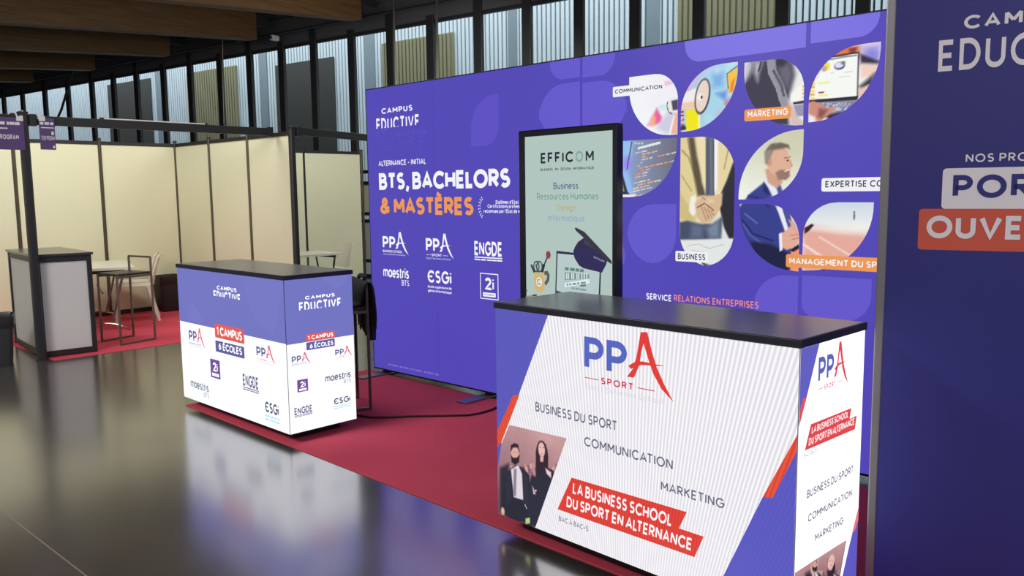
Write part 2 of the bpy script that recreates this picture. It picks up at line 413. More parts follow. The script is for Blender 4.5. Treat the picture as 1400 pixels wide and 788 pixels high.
# photographs printed on the panels: a fine grid of coloured cells inside the outline
def inside(P, poly):
    x, y = P[:, 0], P[:, 1]; c = np.zeros(len(P), bool); n = len(poly)
    for i in range(n):
        x0, y0 = poly[i]; x1, y1 = poly[(i + 1) % n]
        if y0 == y1: continue
        k = ((y0 > y) != (y1 > y)) & (x < (x1 - x0) * (y - y0) / (y1 - y0) + x0)
        c ^= k
    return c
def edge_dist(P, poly):
    d = np.full(len(P), 1e9); n = len(poly)
    for i in range(n):
        a = np.array(poly[i]); b = np.array(poly[(i + 1) % n]); ab = b - a; L = ab @ ab
        if L < 1e-14: continue
        t = np.clip(((P - a) @ ab) / L, 0, 1); d = np.minimum(d, np.linalg.norm(P - (a + t[:, None] * ab), axis=1))
    return d
class Print:
    def __init__(s, pan, root, outline_uv, cell, base):
        s.pan = pan; s.root = np.array(root, float); s.out = [tuple(q) for q in outline_uv]
        A = np.array(s.out); u0, v0 = A.min(0); u1, v1 = A.max(0)
        nv = max(8, int((v1 - v0) / cell)); nu = max(8, int((u1 - u0) / cell)); s.nu, s.nv = nu, nv
        rows = []
        for j in range(nv + 1):
            v = v0 + (v1 - v0) * (j + (1e-4 if j == 0 else -1e-4 if j == nv else 0)) / nv
            xs = []
            for i in range(len(s.out)):
                (x0, y0), (x1, y1) = s.out[i], s.out[(i + 1) % len(s.out)]
                if (y0 > v) != (y1 > v): xs.append(x0 + (x1 - x0) * (v - y0) / (y1 - y0))
            a, b = (min(xs), max(xs)) if xs else (u0, u1)
            rows.append(np.stack([np.linspace(a, b, nu + 1), np.full(nu + 1, v)], 1))
        s.P = np.concatenate(rows); s.C = np.tile(np.array(base, float), (len(s.P), 1))
        s.lo = np.array([u0, v0]); s.hi = np.array([u1, v1])
    def _mix(s, w, c):
        w = w[:, None]; s.C = s.C * (1 - w) + np.array(c, float) * w
    def poly(s, px, c, soft=0.0, a=1.0, uv=False):
        q = px if uv else [s.pan.uv(p) for p in px]
        k = inside(s.P, q); w = k.astype(float)
        if soft > 0:
            d = edge_dist(s.P, q); w = np.where(k, np.clip(.5 + d / soft / 2, 0, 1), np.clip(.5 - d / soft / 2, 0, 1))
        s._mix(w * a, c); return s
    def ell(s, c0, rx, ry, c, soft=.15, a=1.0, rot=0.0):
        """ellipse: centre in the photograph, radii in photo pixels"""
        o = s.pan.uv(c0); ru = abs(s.pan.uv((c0[0] + rx, c0[1]))[0] - o[0]); rv = abs(s.pan.uv((c0[0], c0[1] + ry))[1] - o[1])
        d = s.P - o; cr, sr = math.cos(rot), math.sin(rot)
        x = (d[:, 0] * cr + d[:, 1] * sr) / ru; y = (-d[:, 0] * sr + d[:, 1] * cr) / rv
        r = np.hypot(x, y); s._mix(np.clip((1 + soft - r) / (2 * soft), 0, 1) * a, c); return s
    def line(s, px, w, c, a=1.0):
        L, R = ribbon([s.pan.uv(p) for p in px], w)
        for i in range(len(L) - 1):
            s.poly([L[i], R[i], R[i + 1], L[i + 1]], c, 0.0, a, uv=True)
        return s
    def grad(s, p0, p1, c0, c1, a=1.0):
        A = s.pan.uv(p0); B = s.pan.uv(p1); ab = B - A; t = np.clip((s.P - A) @ ab / (ab @ ab), 0, 1)[:, None]
        s.C = s.C * (1 - a) + (np.array(c0, float) * (1 - t) + np.array(c1, float) * t) * a; return s
    def noise(s, scale, amp, seed=1):
        rng = np.random.RandomState(seed); n = np.zeros(len(s.P))
        for o in range(3):
            k = rng.uniform(-1, 1, (6, 2)) * scale * 2 ** o; ph = rng.uniform(0, 6.28, 6)
            n += np.sin(s.P @ k.T + ph).sum(1) / 6 / 1.6 ** o
        s.C = np.clip(s.C * (1 + amp * n[:, None]), 0, 255); return s
    def build(s, name, parent, layer, strength=1.0):
        nu, nv = s.nu, s.nv
        V = s.pan.O + s.P[:, :1] * s.pan.X + s.P[:, 1:] * s.pan.Z + s.pan.N * EPS * layer - s.root
        i, j = np.meshgrid(np.arange(nu), np.arange(nv)); k = (j * (nu + 1) + i).ravel()
        F = np.stack([k, k + 1, k + nu + 2, k + nu + 1], 1)
        me = bpy.data.meshes.new(name); me.from_pydata(V.tolist(), [], F.tolist())
        c = np.clip(s.C, 0, 255) / 255.0; L = np.where(c <= .04045, c / 12.92, ((c + .055) / 1.055) ** 2.4)
        at = me.color_attributes.new('print', 'FLOAT_COLOR', 'POINT')
        at.data.foreach_set('color', np.concatenate([L, np.ones((len(L), 1))], 1).astype(np.float32).ravel())
        me.materials.append(photo_mat(strength)); me.update()
        o = bpy.data.objects.new(name, me); COL.objects.link(o); o.parent = parent
        return o
def tile(pan, root, corners, radii, cell, base):
    """photo tile: corners (tl, tr, br, bl) in the photograph, squared up on the panel; radii as share of the width"""
    q = [pan.uv(a) for a in corners]
    u0 = (q[0][0] + q[3][0]) / 2; u1 = (q[1][0] + q[2][0]) / 2; v1 = (q[0][1] + q[1][1]) / 2; v0 = (q[2][1] + q[3][1]) / 2
    w = min(u1 - u0, v1 - v0)
    return Print(pan, root, rrect(u0, v0, u1, v1, [r * w for r in radii], 18), cell, base)
# ------------------------------------------------------------------ the hall
def floor_mat():
    m = bpy.data.materials.new('polished_concrete'); m.use_nodes = True
    nt = m.node_tree; b = nt.nodes['Principled BSDF']
    tc = nt.nodes.new('ShaderNodeTexCoord')
    n1 = nt.nodes.new('ShaderNodeTexNoise'); n1.inputs['Scale'].default_value = 0.7; n1.inputs['Detail'].default_value = 8
    n2 = nt.nodes.new('ShaderNodeTexNoise'); n2.inputs['Scale'].default_value = 35; n2.inputs['Detail'].default_value = 4
    for n in (n1, n2): nt.links.new(tc.outputs['Object'], n.inputs['Vector'])
    r = nt.nodes.new('ShaderNodeValToRGB'); r.color_ramp.elements[0].position = .3; r.color_ramp.elements[1].position = .7
    r.color_ramp.elements[0].color = S(64, 60, 57); r.color_ramp.elements[1].color = S(80, 76, 72)
    nt.links.new(n1.outputs[0], r.inputs[0])
    mx = nt.nodes.new('ShaderNodeMix'); mx.data_type = 'RGBA'; mx.blend_type = 'MULTIPLY'; mx.inputs['Factor'].default_value = .35
    nt.links.new(r.outputs[0], mx.inputs['A']); nt.links.new(n2.outputs[0], mx.inputs['B'])
    nt.links.new(mx.outputs['Result'], b.inputs['Base Color'])
    rr = nt.nodes.new('ShaderNodeMapRange'); rr.inputs['To Min'].default_value = .13; rr.inputs['To Max'].default_value = .25
    nt.links.new(n1.outputs[0], rr.inputs['Value']); nt.links.new(rr.outputs[0], b.inputs['Roughness'])
    b.inputs['IOR'].default_value = 3.5; b.inputs['Specular IOR Level'].default_value = .8
    return m
FLOOR = floor_mat()
f = MB(); f.box(-26, 14, -12, 32, -.2, 0, FLOOR); tag(f.build('floor'), 'dark polished concrete hall floor', kind='structure')
JOINT = mat('floor_joint', (128, 120, 112), .4)
a = on_floor((0, 697)); b = on_floor((118, 788)); d = (b - a) / np.linalg.norm(b - a)
j = MB(); j.obox(a - d * 3, b + d * 3, .006, .0016, JOINT); tag(j.build('trim_1'), kind='structure')

EW = np.array([.806, -.592]); NW = np.array([.592, .806]); PW = np.array([-3.4, 16.0])
def wall_pt(t, off, z): q = PW + EW * t + NW * off; return (q[0], q[1], z)
def wall_t(p, off=0.0):
    r = ray(p); o = PW + NW * off; k = (o @ NW) / (r[:2] @ NW); q = CAMP + r * k
    return (q[:2] - o) @ EW, q[2]
WRZ = math.atan2(EW[1], EW[0])
WM = Matrix.Translation((PW[0], PW[1], 0)) @ Matrix.Rotation(WRZ, 4, 'Z')          # x along the wall, y outwards
POST = mat('dark_post', (42, 42, 46), .45)
FASCIA = mat('dark_fascia', (84, 82, 90), .7)
TOPZ = 4.45
posts_px = [3, 29, 60, 92, 125, 187, 224, 261, 302, 343, 387, 431, 483, 536, 591, 656, 722, 793, 869, 955, 1068, 1177]
pt = sorted([wall_t((x, 100))[0] for x in posts_px]); i = [k for k in range(len(pt) - 1) if pt[k + 1] - pt[k] > 1.6]
for k in reversed(i): pt.insert(k + 1, (pt[k] + pt[k + 1]) / 2)
pt = [pt[0] - 1.15] + pt + [pt[-1] + 1.0, pt[-1] + 2.0]
for k, t in enumerate(pt):
    m = MB(); m.box(t - .085, t + .085, -.05, .02, 0, TOPZ + (.25 if k % 2 else .1), POST, .008, WM)
    tag(m.build('window_post'), kind='structure')
GLASS = bpy.data.materials.new('window_glass'); GLASS.use_nodes = True
nt = GLASS.node_tree; nt.nodes.remove(nt.nodes['Principled BSDF'])
tr = nt.nodes.new('ShaderNodeBsdfTransparent'); tr.inputs[0].default_value = (.9, .94, .95, 1)
gl = nt.nodes.new('ShaderNodeBsdfGlossy'); gl.inputs['Roughness'].default_value = .02
lw = nt.nodes.new('ShaderNodeLayerWeight'); lw.inputs['Blend'].default_value = .5
pw = nt.nodes.new('ShaderNodeMath'); pw.operation = 'POWER'; pw.inputs[1].default_value = 5; nt.links.new(lw.outputs['Facing'], pw.inputs[0])
fr = nt.nodes.new('ShaderNodeMath'); fr.operation = 'MULTIPLY_ADD'; fr.inputs[1].default_value = .4; fr.inputs[2].default_value = .03; nt.links.new(pw.outputs[0], fr.inputs[0])
ms = nt.nodes.new('ShaderNodeMixShader')
nt.links.new(fr.outputs[0], ms.inputs[0]); nt.links.new(tr.outputs[0], ms.inputs[1]); nt.links.new(gl.outputs[0], ms.inputs[2])
nt.links.new(ms.outputs[0], nt.nodes['Material Output'].inputs[0])
for k in range(len(pt) - 1):
    m = MB(); m.box(pt[k] + .075, pt[k + 1] - .075, -.006, .006, .06, TOPZ, GLASS, 0, WM)
    w = tag(m.build('window_%d' % (k + 1)), kind='structure')
    m = MB(); m.box(pt[k] + .075, pt[k + 1] - .075, -.03, .03, 0, .06, POST, 0, WM); m.box(pt[k] + .075, pt[k + 1] - .075, -.03, .03, TOPZ - .03, TOPZ + .03, POST, 0, WM)
    m.build('window_frame', w)
m = MB(); m.box(pt[0] - 1, pt[-1] + 1, -.02, .25, TOPZ + .03, 6.2, FASCIA, 0, WM)
m.box(pt[0] - 1, pt[-1] + 1, -.22, -.02, TOPZ + .62, TOPZ + .74, FASCIA, .01, WM)
tag(m.build('wall_back'), 'dark fascia above the glazing', kind='structure')
for zz, off in ((TOPZ + .2, -.3), (TOPZ + .42, -.42)):
    m = MB(); m.tube([wall_pt(pt[0], off, zz), wall_pt(pt[-1], off, zz)], .022, POST, 8); tag(m.build('trim_2' if off > -.4 else 'trim_3'), kind='structure')

# timber roof: beams square to the glazing, dark deck above
WOOD = bpy.data.materials.new('glulam_timber'); WOOD.use_nodes = True
nt = WOOD.node_tree; b = nt.nodes['Principled BSDF']; b.inputs['Roughness'].default_value = .55
tc = nt.nodes.new('ShaderNodeTexCoord'); mp = nt.nodes.new('ShaderNodeMapping'); mp.inputs['Rotation'].default_value = (0, 0, -WRZ); mp.inputs['Scale'].default_value = (1, .12, 9)
nz = nt.nodes.new('ShaderNodeTexNoise'); nz.inputs['Scale'].default_value = 3; nz.inputs['Detail'].default_value = 6
rp = nt.nodes.new('ShaderNodeValToRGB'); rp.color_ramp.elements[0].color = S(84, 58, 32); rp.color_ramp.elements[1].color = S(112, 78, 42)
rp.color_ramp.elements[0].position = .3; rp.color_ramp.elements[1].position = .7
nt.links.new(tc.outputs['Object'], mp.inputs[0]); nt.links.new(mp.outputs[0], nz.inputs['Vector']); nt.links.new(nz.outputs[0], rp.inputs[0]); nt.links.new(rp.outputs[0], b.inputs['Base Color'])
DECK = mat('roof_deck', (40, 36, 36), .8)
for t in (13.5, 10.5, 7.5, 4.5, 1.61, -1.2, -4.1, -7.15, -10.2, -13.3):
    m = MB()
    m.prism([(-24, 5.28), (-24, 3.78), (-9, 3.78), (-.8, 4.47), (-.8, 5.28)], t - .13, t + .13, WOOD, WM @ Matrix(((0, 0, 1, 0), (1, 0, 0, 0), (0, 1, 0, 0), (0, 0, 0, 1))))
    m.box(t - .02, t + .02, -.8, -.3, 4.75, 5.1, POST, 0, WM)
    tag(m.build('ceiling_beam'), 'brown glulam timber roof beam', kind='structure')
m = MB(); m.box(pt[0] - 1.2, pt[0] - 1, -24, .25, 0, 5.5, FASCIA, 0, WM); tag(m.build('wall_left'), kind='structure')
m = MB(); m.box(pt[0] - 3, pt[-1] + 8, -24, .4, 5.3, 5.5, DECK, 0, WM); tag(m.build('ceiling'), 'dark roof deck', kind='structure')

# the ribbed facade across the yard, in daylight
OUT = 3.0
RIB = mat('pale_cladding', (196, 208, 214), .6, var=.06, vscale=.8); GAP = mat('cladding_groove_shade', (44, 56, 64), .7)  # groove shade is put into a dark backing colour
OLIVE = mat('olive_shutter', (128, 124, 96), .7, var=.08); DARKP = mat('dark_shutter', (46, 46, 42), .6, var=.15); STRIP = mat('grey_strip', (120, 134, 142), .5, var=.12)
m = MB(); m.box(-22, 16, OUT + .05, OUT + .2, 0, 6.4, GAP, 0, WM)
t = -22.0
while t < 16:
    m.box(t, t + .070, OUT - .01, OUT + .05, 0, 6.4, RIB, 0, WM); t += .108
ext = tag(m.build('exterior_wall'), 'pale ribbed facade across the yard', kind='structure')
for (x0, x1, yt, mt) in ((148, 207, 112, DARKP), (258, 325, 95, OLIVE), (378, 458, 84, DARKP), (525, 622, 52, OLIVE), (930, 1066, -30, OLIVE)):
    a, z = wall_t((x0, yt), OUT); b, z2 = wall_t((x1, yt), OUT); z = (z + z2) / 2
    m = MB(); m.box(a, b, OUT - .05, OUT - .02, 0, min(z, 5.2), mt, .005, WM)
    if mt is OLIVE:
        q = a
        while q < b - .06: m.box(q, q + .07, OUT - .085, OUT - .05, .02, min(z, 5.2) - .02, OLIVE, 0, WM); q += .108
    m.build('shutter', ext)
for (x0, x1) in ((213, 220), (356, 366), (500, 514), (696, 708), (884, 902)):  # flat blue-grey strips in front of the ribs
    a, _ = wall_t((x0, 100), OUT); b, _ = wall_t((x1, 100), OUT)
    m = MB(); m.box(a, b, OUT - .03, OUT - .012, 0, 6.3, STRIP, .004, WM); m.build('cladding_strip', ext)
m = MB(); m.box(-22, 16, .4, OUT + .05, -.15, -.005, mat('yard_paving', (120, 120, 118), .8), 0, WM); tag(m.build('ground'), kind='structure')
sk = Vector(wall_pt(-3, 1.0, 7.4)); dl = area('daylight', sk, wall_pt(-3, OUT, 2.6), 38, 1.6, 1550, (.94, .97, 1.0))
zz = (sk - Vector(wall_pt(-3, OUT, 2.6))).normalized(); xx = Vector((EW[0], EW[1], 0)).normalized(); yy = zz.cross(xx)
dl.rotation_euler = Matrix((xx, yy, zz)).transposed().to_euler()

# ------------------------------------------------------------------ carpets
RED = bpy.data.materials.new('red_carpet'); RED.use_nodes = True
nt = RED.node_tree; b = nt.nodes['Principled BSDF']; b.inputs['Roughness'].default_value = .95; b.inputs['Specular IOR Level'].default_value = .1
tc = nt.nodes.new('ShaderNodeTexCoord'); n1 = nt.nodes.new('ShaderNodeTexNoise'); n1.inputs['Scale'].default_value = 420; n1.inputs['Detail'].default_value = 2
n2 = nt.nodes.new('ShaderNodeTexNoise'); n2.inputs['Scale'].default_value = 2.2
rp = nt.nodes.new('ShaderNodeValToRGB'); rp.color_ramp.elements[0].color = S(196, 66, 88); rp.color_ramp.elements[1].color = S(226, 92, 110)
mx = nt.nodes.new('ShaderNodeMath'); mx.operation = 'MULTIPLY_ADD'; mx.inputs[1].default_value = .5
for n in (n1, n2): nt.links.new(tc.outputs['Object'], n.inputs['Vector'])
hf = nt.nodes.new('ShaderNodeMath'); hf.operation = 'MULTIPLY'; hf.inputs[1].default_value = .5
nt.links.new(n2.outputs[0], hf.inputs[0]); nt.links.new(n1.outputs[0], mx.inputs[0]); nt.links.new(hf.outputs[0], mx.inputs[2])
nt.links.new(mx.outputs[0], rp.inputs[0]); nt.links.new(rp.outputs[0], b.inputs['Base Color'])
bp = nt.nodes.new('ShaderNodeBump'); bp.inputs['Strength'].default_value = .5; bp.inputs['Distance'].default_value = .002
nt.links.new(n1.outputs[0], bp.inputs['Height']); nt.links.new(bp.outputs[0], b.inputs['Normal'])
def carpet(name, o, ux, uy, lx, ly, label):
    m = MB(); mt = Matrix(((ux[0], uy[0], 0, o[0]), (ux[1], uy[1], 0, o[1]), (0, 0, 1, 0), (0, 0, 0, 1)))
    m.box(0, lx, 0, ly, 0, .005, RED, .0015, mt, 1)
    tag(m.build(name), label, 'carpet')
CX = np.array([.711, -.703]); CY = np.array([.703, .711])
carpet('stand_carpet', (-2.44, 6.02), CX, CY, 6.6, 1.66, 'large red carpet under the lit counters and the purple light wall')

ES = np.array([.727, -.686]); EB = np.array([.686, .727]); BC = np.array([-4.62, 11.55])
def bp2(s, d, z=0.0): q = BC + EB * s + ES * d; return (q[0], q[1], z)
o = BC + EB * -2.58 + ES * .03
carpet('booth_carpet', o, EB, ES, 2.55, 2.72, 'bright red carpet on the floor of the cream panelled booth')

# ------------------------------------------------------------------ shell scheme booths
CREAM = mat('cream_panel', (224, 220, 192), .55, var=.02, vscale=1.5); ALU = mat('bronze_aluminium', (92, 84, 70), .4, .6); DKALU = mat('dark_aluminium', (46, 46, 48), .45, .3)
GREYP = mat('grey_panel', (206, 204, 204), .5)
def partition(p, q, label, h=2.27, group='cream partition panels of the booths', board=CREAM):
    P = Vector((p[0], p[1], 0)); Q = Vector((q[0], q[1], 0)); d = (Q - P).normalized(); g = .022
    r = thing('partition_panel', label, 'partition panel', (P + Q) / 2, math.atan2(d.y, d.x), group)
    L = (Q - P).length / 2 - g
    m = MB(); m.box(-L, L, -.003, .003, .06, h - .045, board); m.build('board', r)
    m = MB(); m.box(-L, L, -.012, .012, 0, .06, DKALU, .002); m.build('bottom_rail', r)
    m = MB(); m.box(-L, L, -.014, .014, h - .045, h, DKALU, .002); m.build('top_rail', r)
    return r
def booth_post(p, label, h=2.29, w=.04, m_=None, group='thin posts between the cream panels', z=0.0):
    r = thing('booth_post', label, 'post', (p[0], p[1], z), math.atan2(ES[1], ES[0]), group)
    m = MB(); c = w / 2; k = w * .3
    m.prism([(c, -k), (c, k), (k, c), (-k, c), (-c, k), (-c, -k), (-k, -c), (k, -c)], .006, h, m_ or ALU); m.build('shaft', r)
    m = MB(); m.prism([(c * 1.1, -c), (c * 1.1, c), (-c * 1.1, c), (-c * 1.1, -c)], h, h + .018, DKALU)
    m.tube([(0, 0, h + .018), (0, 0, h + .03)], w * .2, mat('bolt_steel', (150, 150, 145), .35, .9), 8); m.build('end_cap', r)
    m = MB(); m.tube([(0, 0, 0), (0, 0, .006)], w * .7, DKALU, 14); m.build('foot_plate', r)
    return r
names_b = ['cream back panel right beside the inner corner of the booth', 'cream back panel behind the white table', 'cream back panel behind the dark front post', 'cream back panel at the left edge of the photo']
for k in range(4): partition(bp2(-k, 0), bp2(-k - 1, 0), names_b[k])
names_s = ['cream side panel beside the inner corner of the booth', 'cream side panel in the middle of the booth side wall', 'cream side panel at the front end of the booth side wall']
for k in range(3): partition(bp2(0, k * .98), bp2(0, k * .98 + .98), names_s[k])
for s, d, l in ((0, 0, 'bronze post in the inner corner of the booth'), (-1, 0, 'bronze post behind the white stacking chairs'), (-2, 0, 'bronze post just left of the dark front post'), (-3, 0, 'bronze post of the back wall at the left edge'),
                (0, .98, 'bronze post of the side wall nearest the inner corner'), (0, 1.96, 'second bronze post of the side wall from the inner corner')):
    booth_post(bp2(s, d), l)
booth_post(bp2(0, 2.94), 'broad dark post closing the front end of the booth side wall', 2.3, .065, DKALU, 'dark front posts')
pp = on_floor((57, 493)); PPOST = (pp[0], pp[1])
booth_post(PPOST, 'tall dark post at the corner of the grey booth counter', 2.33, .075, DKALU, 'dark front posts')
# second booth behind the purple wall
partition(bp2(2.30, -.40), bp2(3.42, -.40), 'darker cream panel seen between the booth side wall and the purple wall')
partition(bp2(1.28, -.40), bp2(2.30, -.40), 'cream panel of the rear booth mostly hidden by the side wall')
booth_post(bp2(3.44, -.40), 'bronze post beside the top left edge of the purple wall')
def bar(name, label, cat, p, q, w, h, m_, z):
    r = thing(name, label, cat, (p[0], p[1], z), math.atan2(q[1] - p[1], q[0] - p[0])); L = math.hypot(q[0] - p[0], q[1] - p[1])
    m = MB(); m.box(0, L, -w / 2, w / 2, -h / 2, h / 2, m_, .004); m.build('beam', r); return r, L
q1 = (np.array(PPOST) + EB * 2.58); PH = np.array(PPOST) + EB * .06
r, L = bar('booth_header', 'dark header rail spanning the open front of the cream booth', 'header rail', PH, q1, .04, .085, DKALU, 2.275)
for k in (.02, L - .02):
    m = MB(); m.box(k - .03, k + .03, -.03, .03, -.055, .055, DKALU, .004); m.build('bracket', r)
q2 = np.array(bp2(3.9, 1.7)[:2])
r, L = bar('booth_header', 'dark header rail running behind the purple wall to the rear booth', 'header rail', bp2(.04, 2.94), q2, .04, .085, DKALU, 2.275)
for k in (.05, L - .05):
    m = MB(); m.box(k - .03, k + .03, -.03, .03, -.055, .055, DKALU, .004); m.build('bracket', r)
r, L = bar('booth_header', 'dark header rail left of the tall post carrying the PROGRAM placard', 'header rail', np.array(PPOST) - EB * 1.3, np.array(PPOST) - EB * .06, .04, .085, DKALU, 2.275)
m = MB(); m.box(L - .04, L - .01, -.03, .03, -.055, .055, DKALU, .004); m.build('bracket', r)
# light bar lying on the header
r = thing('light_bar', 'slim white light bar lying on the dark header rail', 'light', tuple(np.append(np.array(PPOST) + EB * .72, 2.3175)), math.atan2(EB[1], EB[0]))
m = MB(); m.box(0, 1.05, -.02, .02, 0, .012, mat('white_plastic', (214, 214, 210), .4), .003); m.build('diffuser', r)
for k in (-.03, 1.05): m = MB(); m.box(k, k + .03, -.022, .022, 0, .016, DKALU, .002); m.build('end_cap', r)
# booth counter beside the tall post
a = np.array(PPOST) + ES * .0; CO = np.array([-4.553, 7.880]); e1 = np.array(on_floor((131, 483))[:2]) - CO; e1 = e1 / np.linalg.norm(e1)
e1 = (e1 + EB) / np.linalg.norm(e1 + EB); e2 = np.array([-e1[1], e1[0]])
r = thing('booth_counter', 'grey booth counter with dark frame and dark top beside the tall post', 'counter', (CO[0], CO[1], .0055), math.atan2(e1[1], e1[0]))
LW, LD, LH = .50, 1.22, 1.0
m = MB()
for x in (.022, LW - .022):
    for y in (.022, LD - .022): m.box(x - .022, x + .022, y - .022, y + .022, 0, LH - .018, DKALU, .003)
for z0, z1 in ((.005, .06), (LH - .075, LH - .018)):
    m.box(.04, LW - .04, .004, .036, z0, z1, DKALU, .002); m.box(.04, LW - .04, LD - .036, LD - .004, z0, z1, DKALU, .002)
    m.box(.004, .036, .04, LD - .04, z0, z1, DKALU, .002); m.box(LW - .036, LW - .004, .04, LD - .04, z0, z1, DKALU, .002)
m.build('frame', r)
for nm, bx in (('front_panel', (.044, LW - .044, .016, .022)), ('back_panel', (.044, LW - .044, LD - .022, LD - .016)), ):
    m = MB(); m.box(*bx, .06, LH - .075, GREYP); m.build(nm, r)
for x0 in (.016, LW - .022):
    m = MB(); m.box(x0, x0 + .006, .044, LD - .044, .06, LH - .075, GREYP); m.build('side_panel', r)
m = MB(); m.box(-.015, LW + .015, -.015, LD + .015, LH - .018, LH + .006, mat('dark_laminate', (60, 60, 58), .22), .003); m.build('worktop', r)
# placards clipped under the header beside the post
VIO = mat('violet_print', (84, 62, 112), .5); WHT = mat('white_print', (214, 210, 218), .5)
def placard(px, label, lines, depth_off, yaw, cl=.5):
    tl, tr, br, bl = px
    d = ray(tl); X = np.array([EB[0], EB[1], 0]) / np.linalg.norm(EB); N = np.array([X[1], -X[0], 0]); t = ((np.array(PPOST) @ N[:2]) + .046) / (d[:2] @ N[:2]); P = CAMP + d * t
    pan = Panel(P, X, N)
    v0 = pan.uv(bl)[1]; u1 = pan.uv(tr)[0]; w = abs(u1); h = -v0
    O = pan.at((0, v0)); pan = Panel(O, X, N)
    r = thing('placard', label, 'sign', tuple(O), 0, 'violet booth placards')
    m = MB(); mt = Matrix(((X[0], -N[0], 0, 0), (X[1], -N[1], 0, 0), (0, 0, 1, 0), (0, 0, 0, 1)))
    m.box(0, u1, .0005, .004, 0, h, VIO, 0, mt); m.build('board', r)
    for (u0_, u1_, v_, c_, body, t_) in lines:
        g = GB(pan, O)
        if isinstance(body, list): g.greek(u0_ * u1, u1_ * u1, v_ * h, c_ * h, body, WHT, 1); g.build('lettering', r); continue
        st, wd = text_strips(body, t_)
        sx = (u1_ - u0_) * u1 / wd
        g.strips(st, WHT, 1, lambda q: (u0_ * u1 + q[0] * sx, v_ * h + q[1] * c_ * h)); g.build('lettering', r)
    dd = .0093 if cl > .5 else .0268
    m = MB(); m.box(u1 * cl - .012, u1 * cl + .012, -.003, dd, h - .012, h + .02, mat('white_plastic', (214, 214, 210), .4), .001, mt); m.box(u1 * cl - (.045 if cl > .5 else .012), u1 * cl + (.012 if cl > .5 else .045), -.004, -.0005, h - .03, h + .015, mat('white_plastic', (214, 214, 210), .4), .001, mt); m.build('clip', r)
placard(((-14, 159), (31.5, 161), (31.8, 204), (-14, 204)), 'violet placard reading PROGRAM at the left edge of the photo',
        [(.02, .88, .77, .09, [(0, .24), (.26, .47), (.54, .62), (.635, .8), (.815, 1)], .16), (.1, .5, .64, .035, [(0, 1)], .16), (.18, .82, .32, .15, 'PROGRAM', .22)], .05, .0, .95)
placard(((52.5, 161), (73.5, 158.5), (76.5, 202.5), (54.5, 204.5)), 'small violet placard hanging right of the tall dark post',
        [(.06, .93, .79, .08, [(0, .26), (.34, .68), (.76, 1)], .16), (.12, .95, .68, .03, [(0, 1)], .16), (.1, .95, .30, .14, 'STUDY PROGRAM', .2), (.76, .92, .47, .11, [(0, 1)], .2), (.8, .93, .05, .08, [(0, 1)], .2)], .0, .35, .08)

# ------------------------------------------------------------------ booth furniture
STEEL = mat('brushed_steel', (128, 120, 112), .35, .85); DSEAT = mat('black_seat', (48, 42, 40), .4); WPL = mat('white_chair_plastic', (226, 220, 208), .4)
def make_stool(label, p00, p01, p10, p11, h=.73, back=.17):
    """sled stool; p00-p01 and p10-p11 are the floor rails, p01 and p11 carry the low back"""
    c = (np.array(p00) + p01 + p10 + p11) / 4
    r = thing('bar_stool', label, 'bar stool', (c[0], c[1], 0), 0, 'sled base bar stools')
    L = lambda p, z: (p[0] - c[0], p[1] - c[1], z)
    w = .02
    for a, b in ((p00, p01), (p10, p11)):
        m = MB(); m.obox(L(a, .0101), L(b, .0101), w, w, STEEL, .002); m.build('floor_rail', r)
        m = MB(); m.obox(L(a, .0), L(a, h), w, w, STEEL, .002, (1, 0, 0)); m.build('leg', r)
        m = MB(); m.obox(L(b, .0), L(b, h + back), w, w, STEEL, .002, (1, 0, 0)); m.build('leg', r)
        m = MB(); m.obox(L(a, h - .02), L(b, h - .02), w, w, STEEL, .002); m.build('seat_rail', r)
    m = MB(); m.obox(L(p01, h + back), L(p11, h + back), w, w, STEEL, .002); m.build('back_rail', r)
    m = MB(); q = [L(p, 0)[:2] for p in (p00, p10, p11, p01)]
    a = sum(q[i][0] * q[(i + 1) % 4][1] - q[(i + 1) % 4][0] * q[i][1] for i in range(4))
    if a < 0: q = q[::-1]
    m.prism([(x * .97, y * .97) for x, y in q], h - .008, h + .016, DSEAT); m.build('seat', r)
    return r
fl = lambda x, y: np.array(on_floor((x, y))[:2])
make_stool('steel bar stool standing on the red booth carpet', fl(140, 468.5), fl(183, 461), fl(166, 473.4), fl(212.3, 465)).location.z = .006

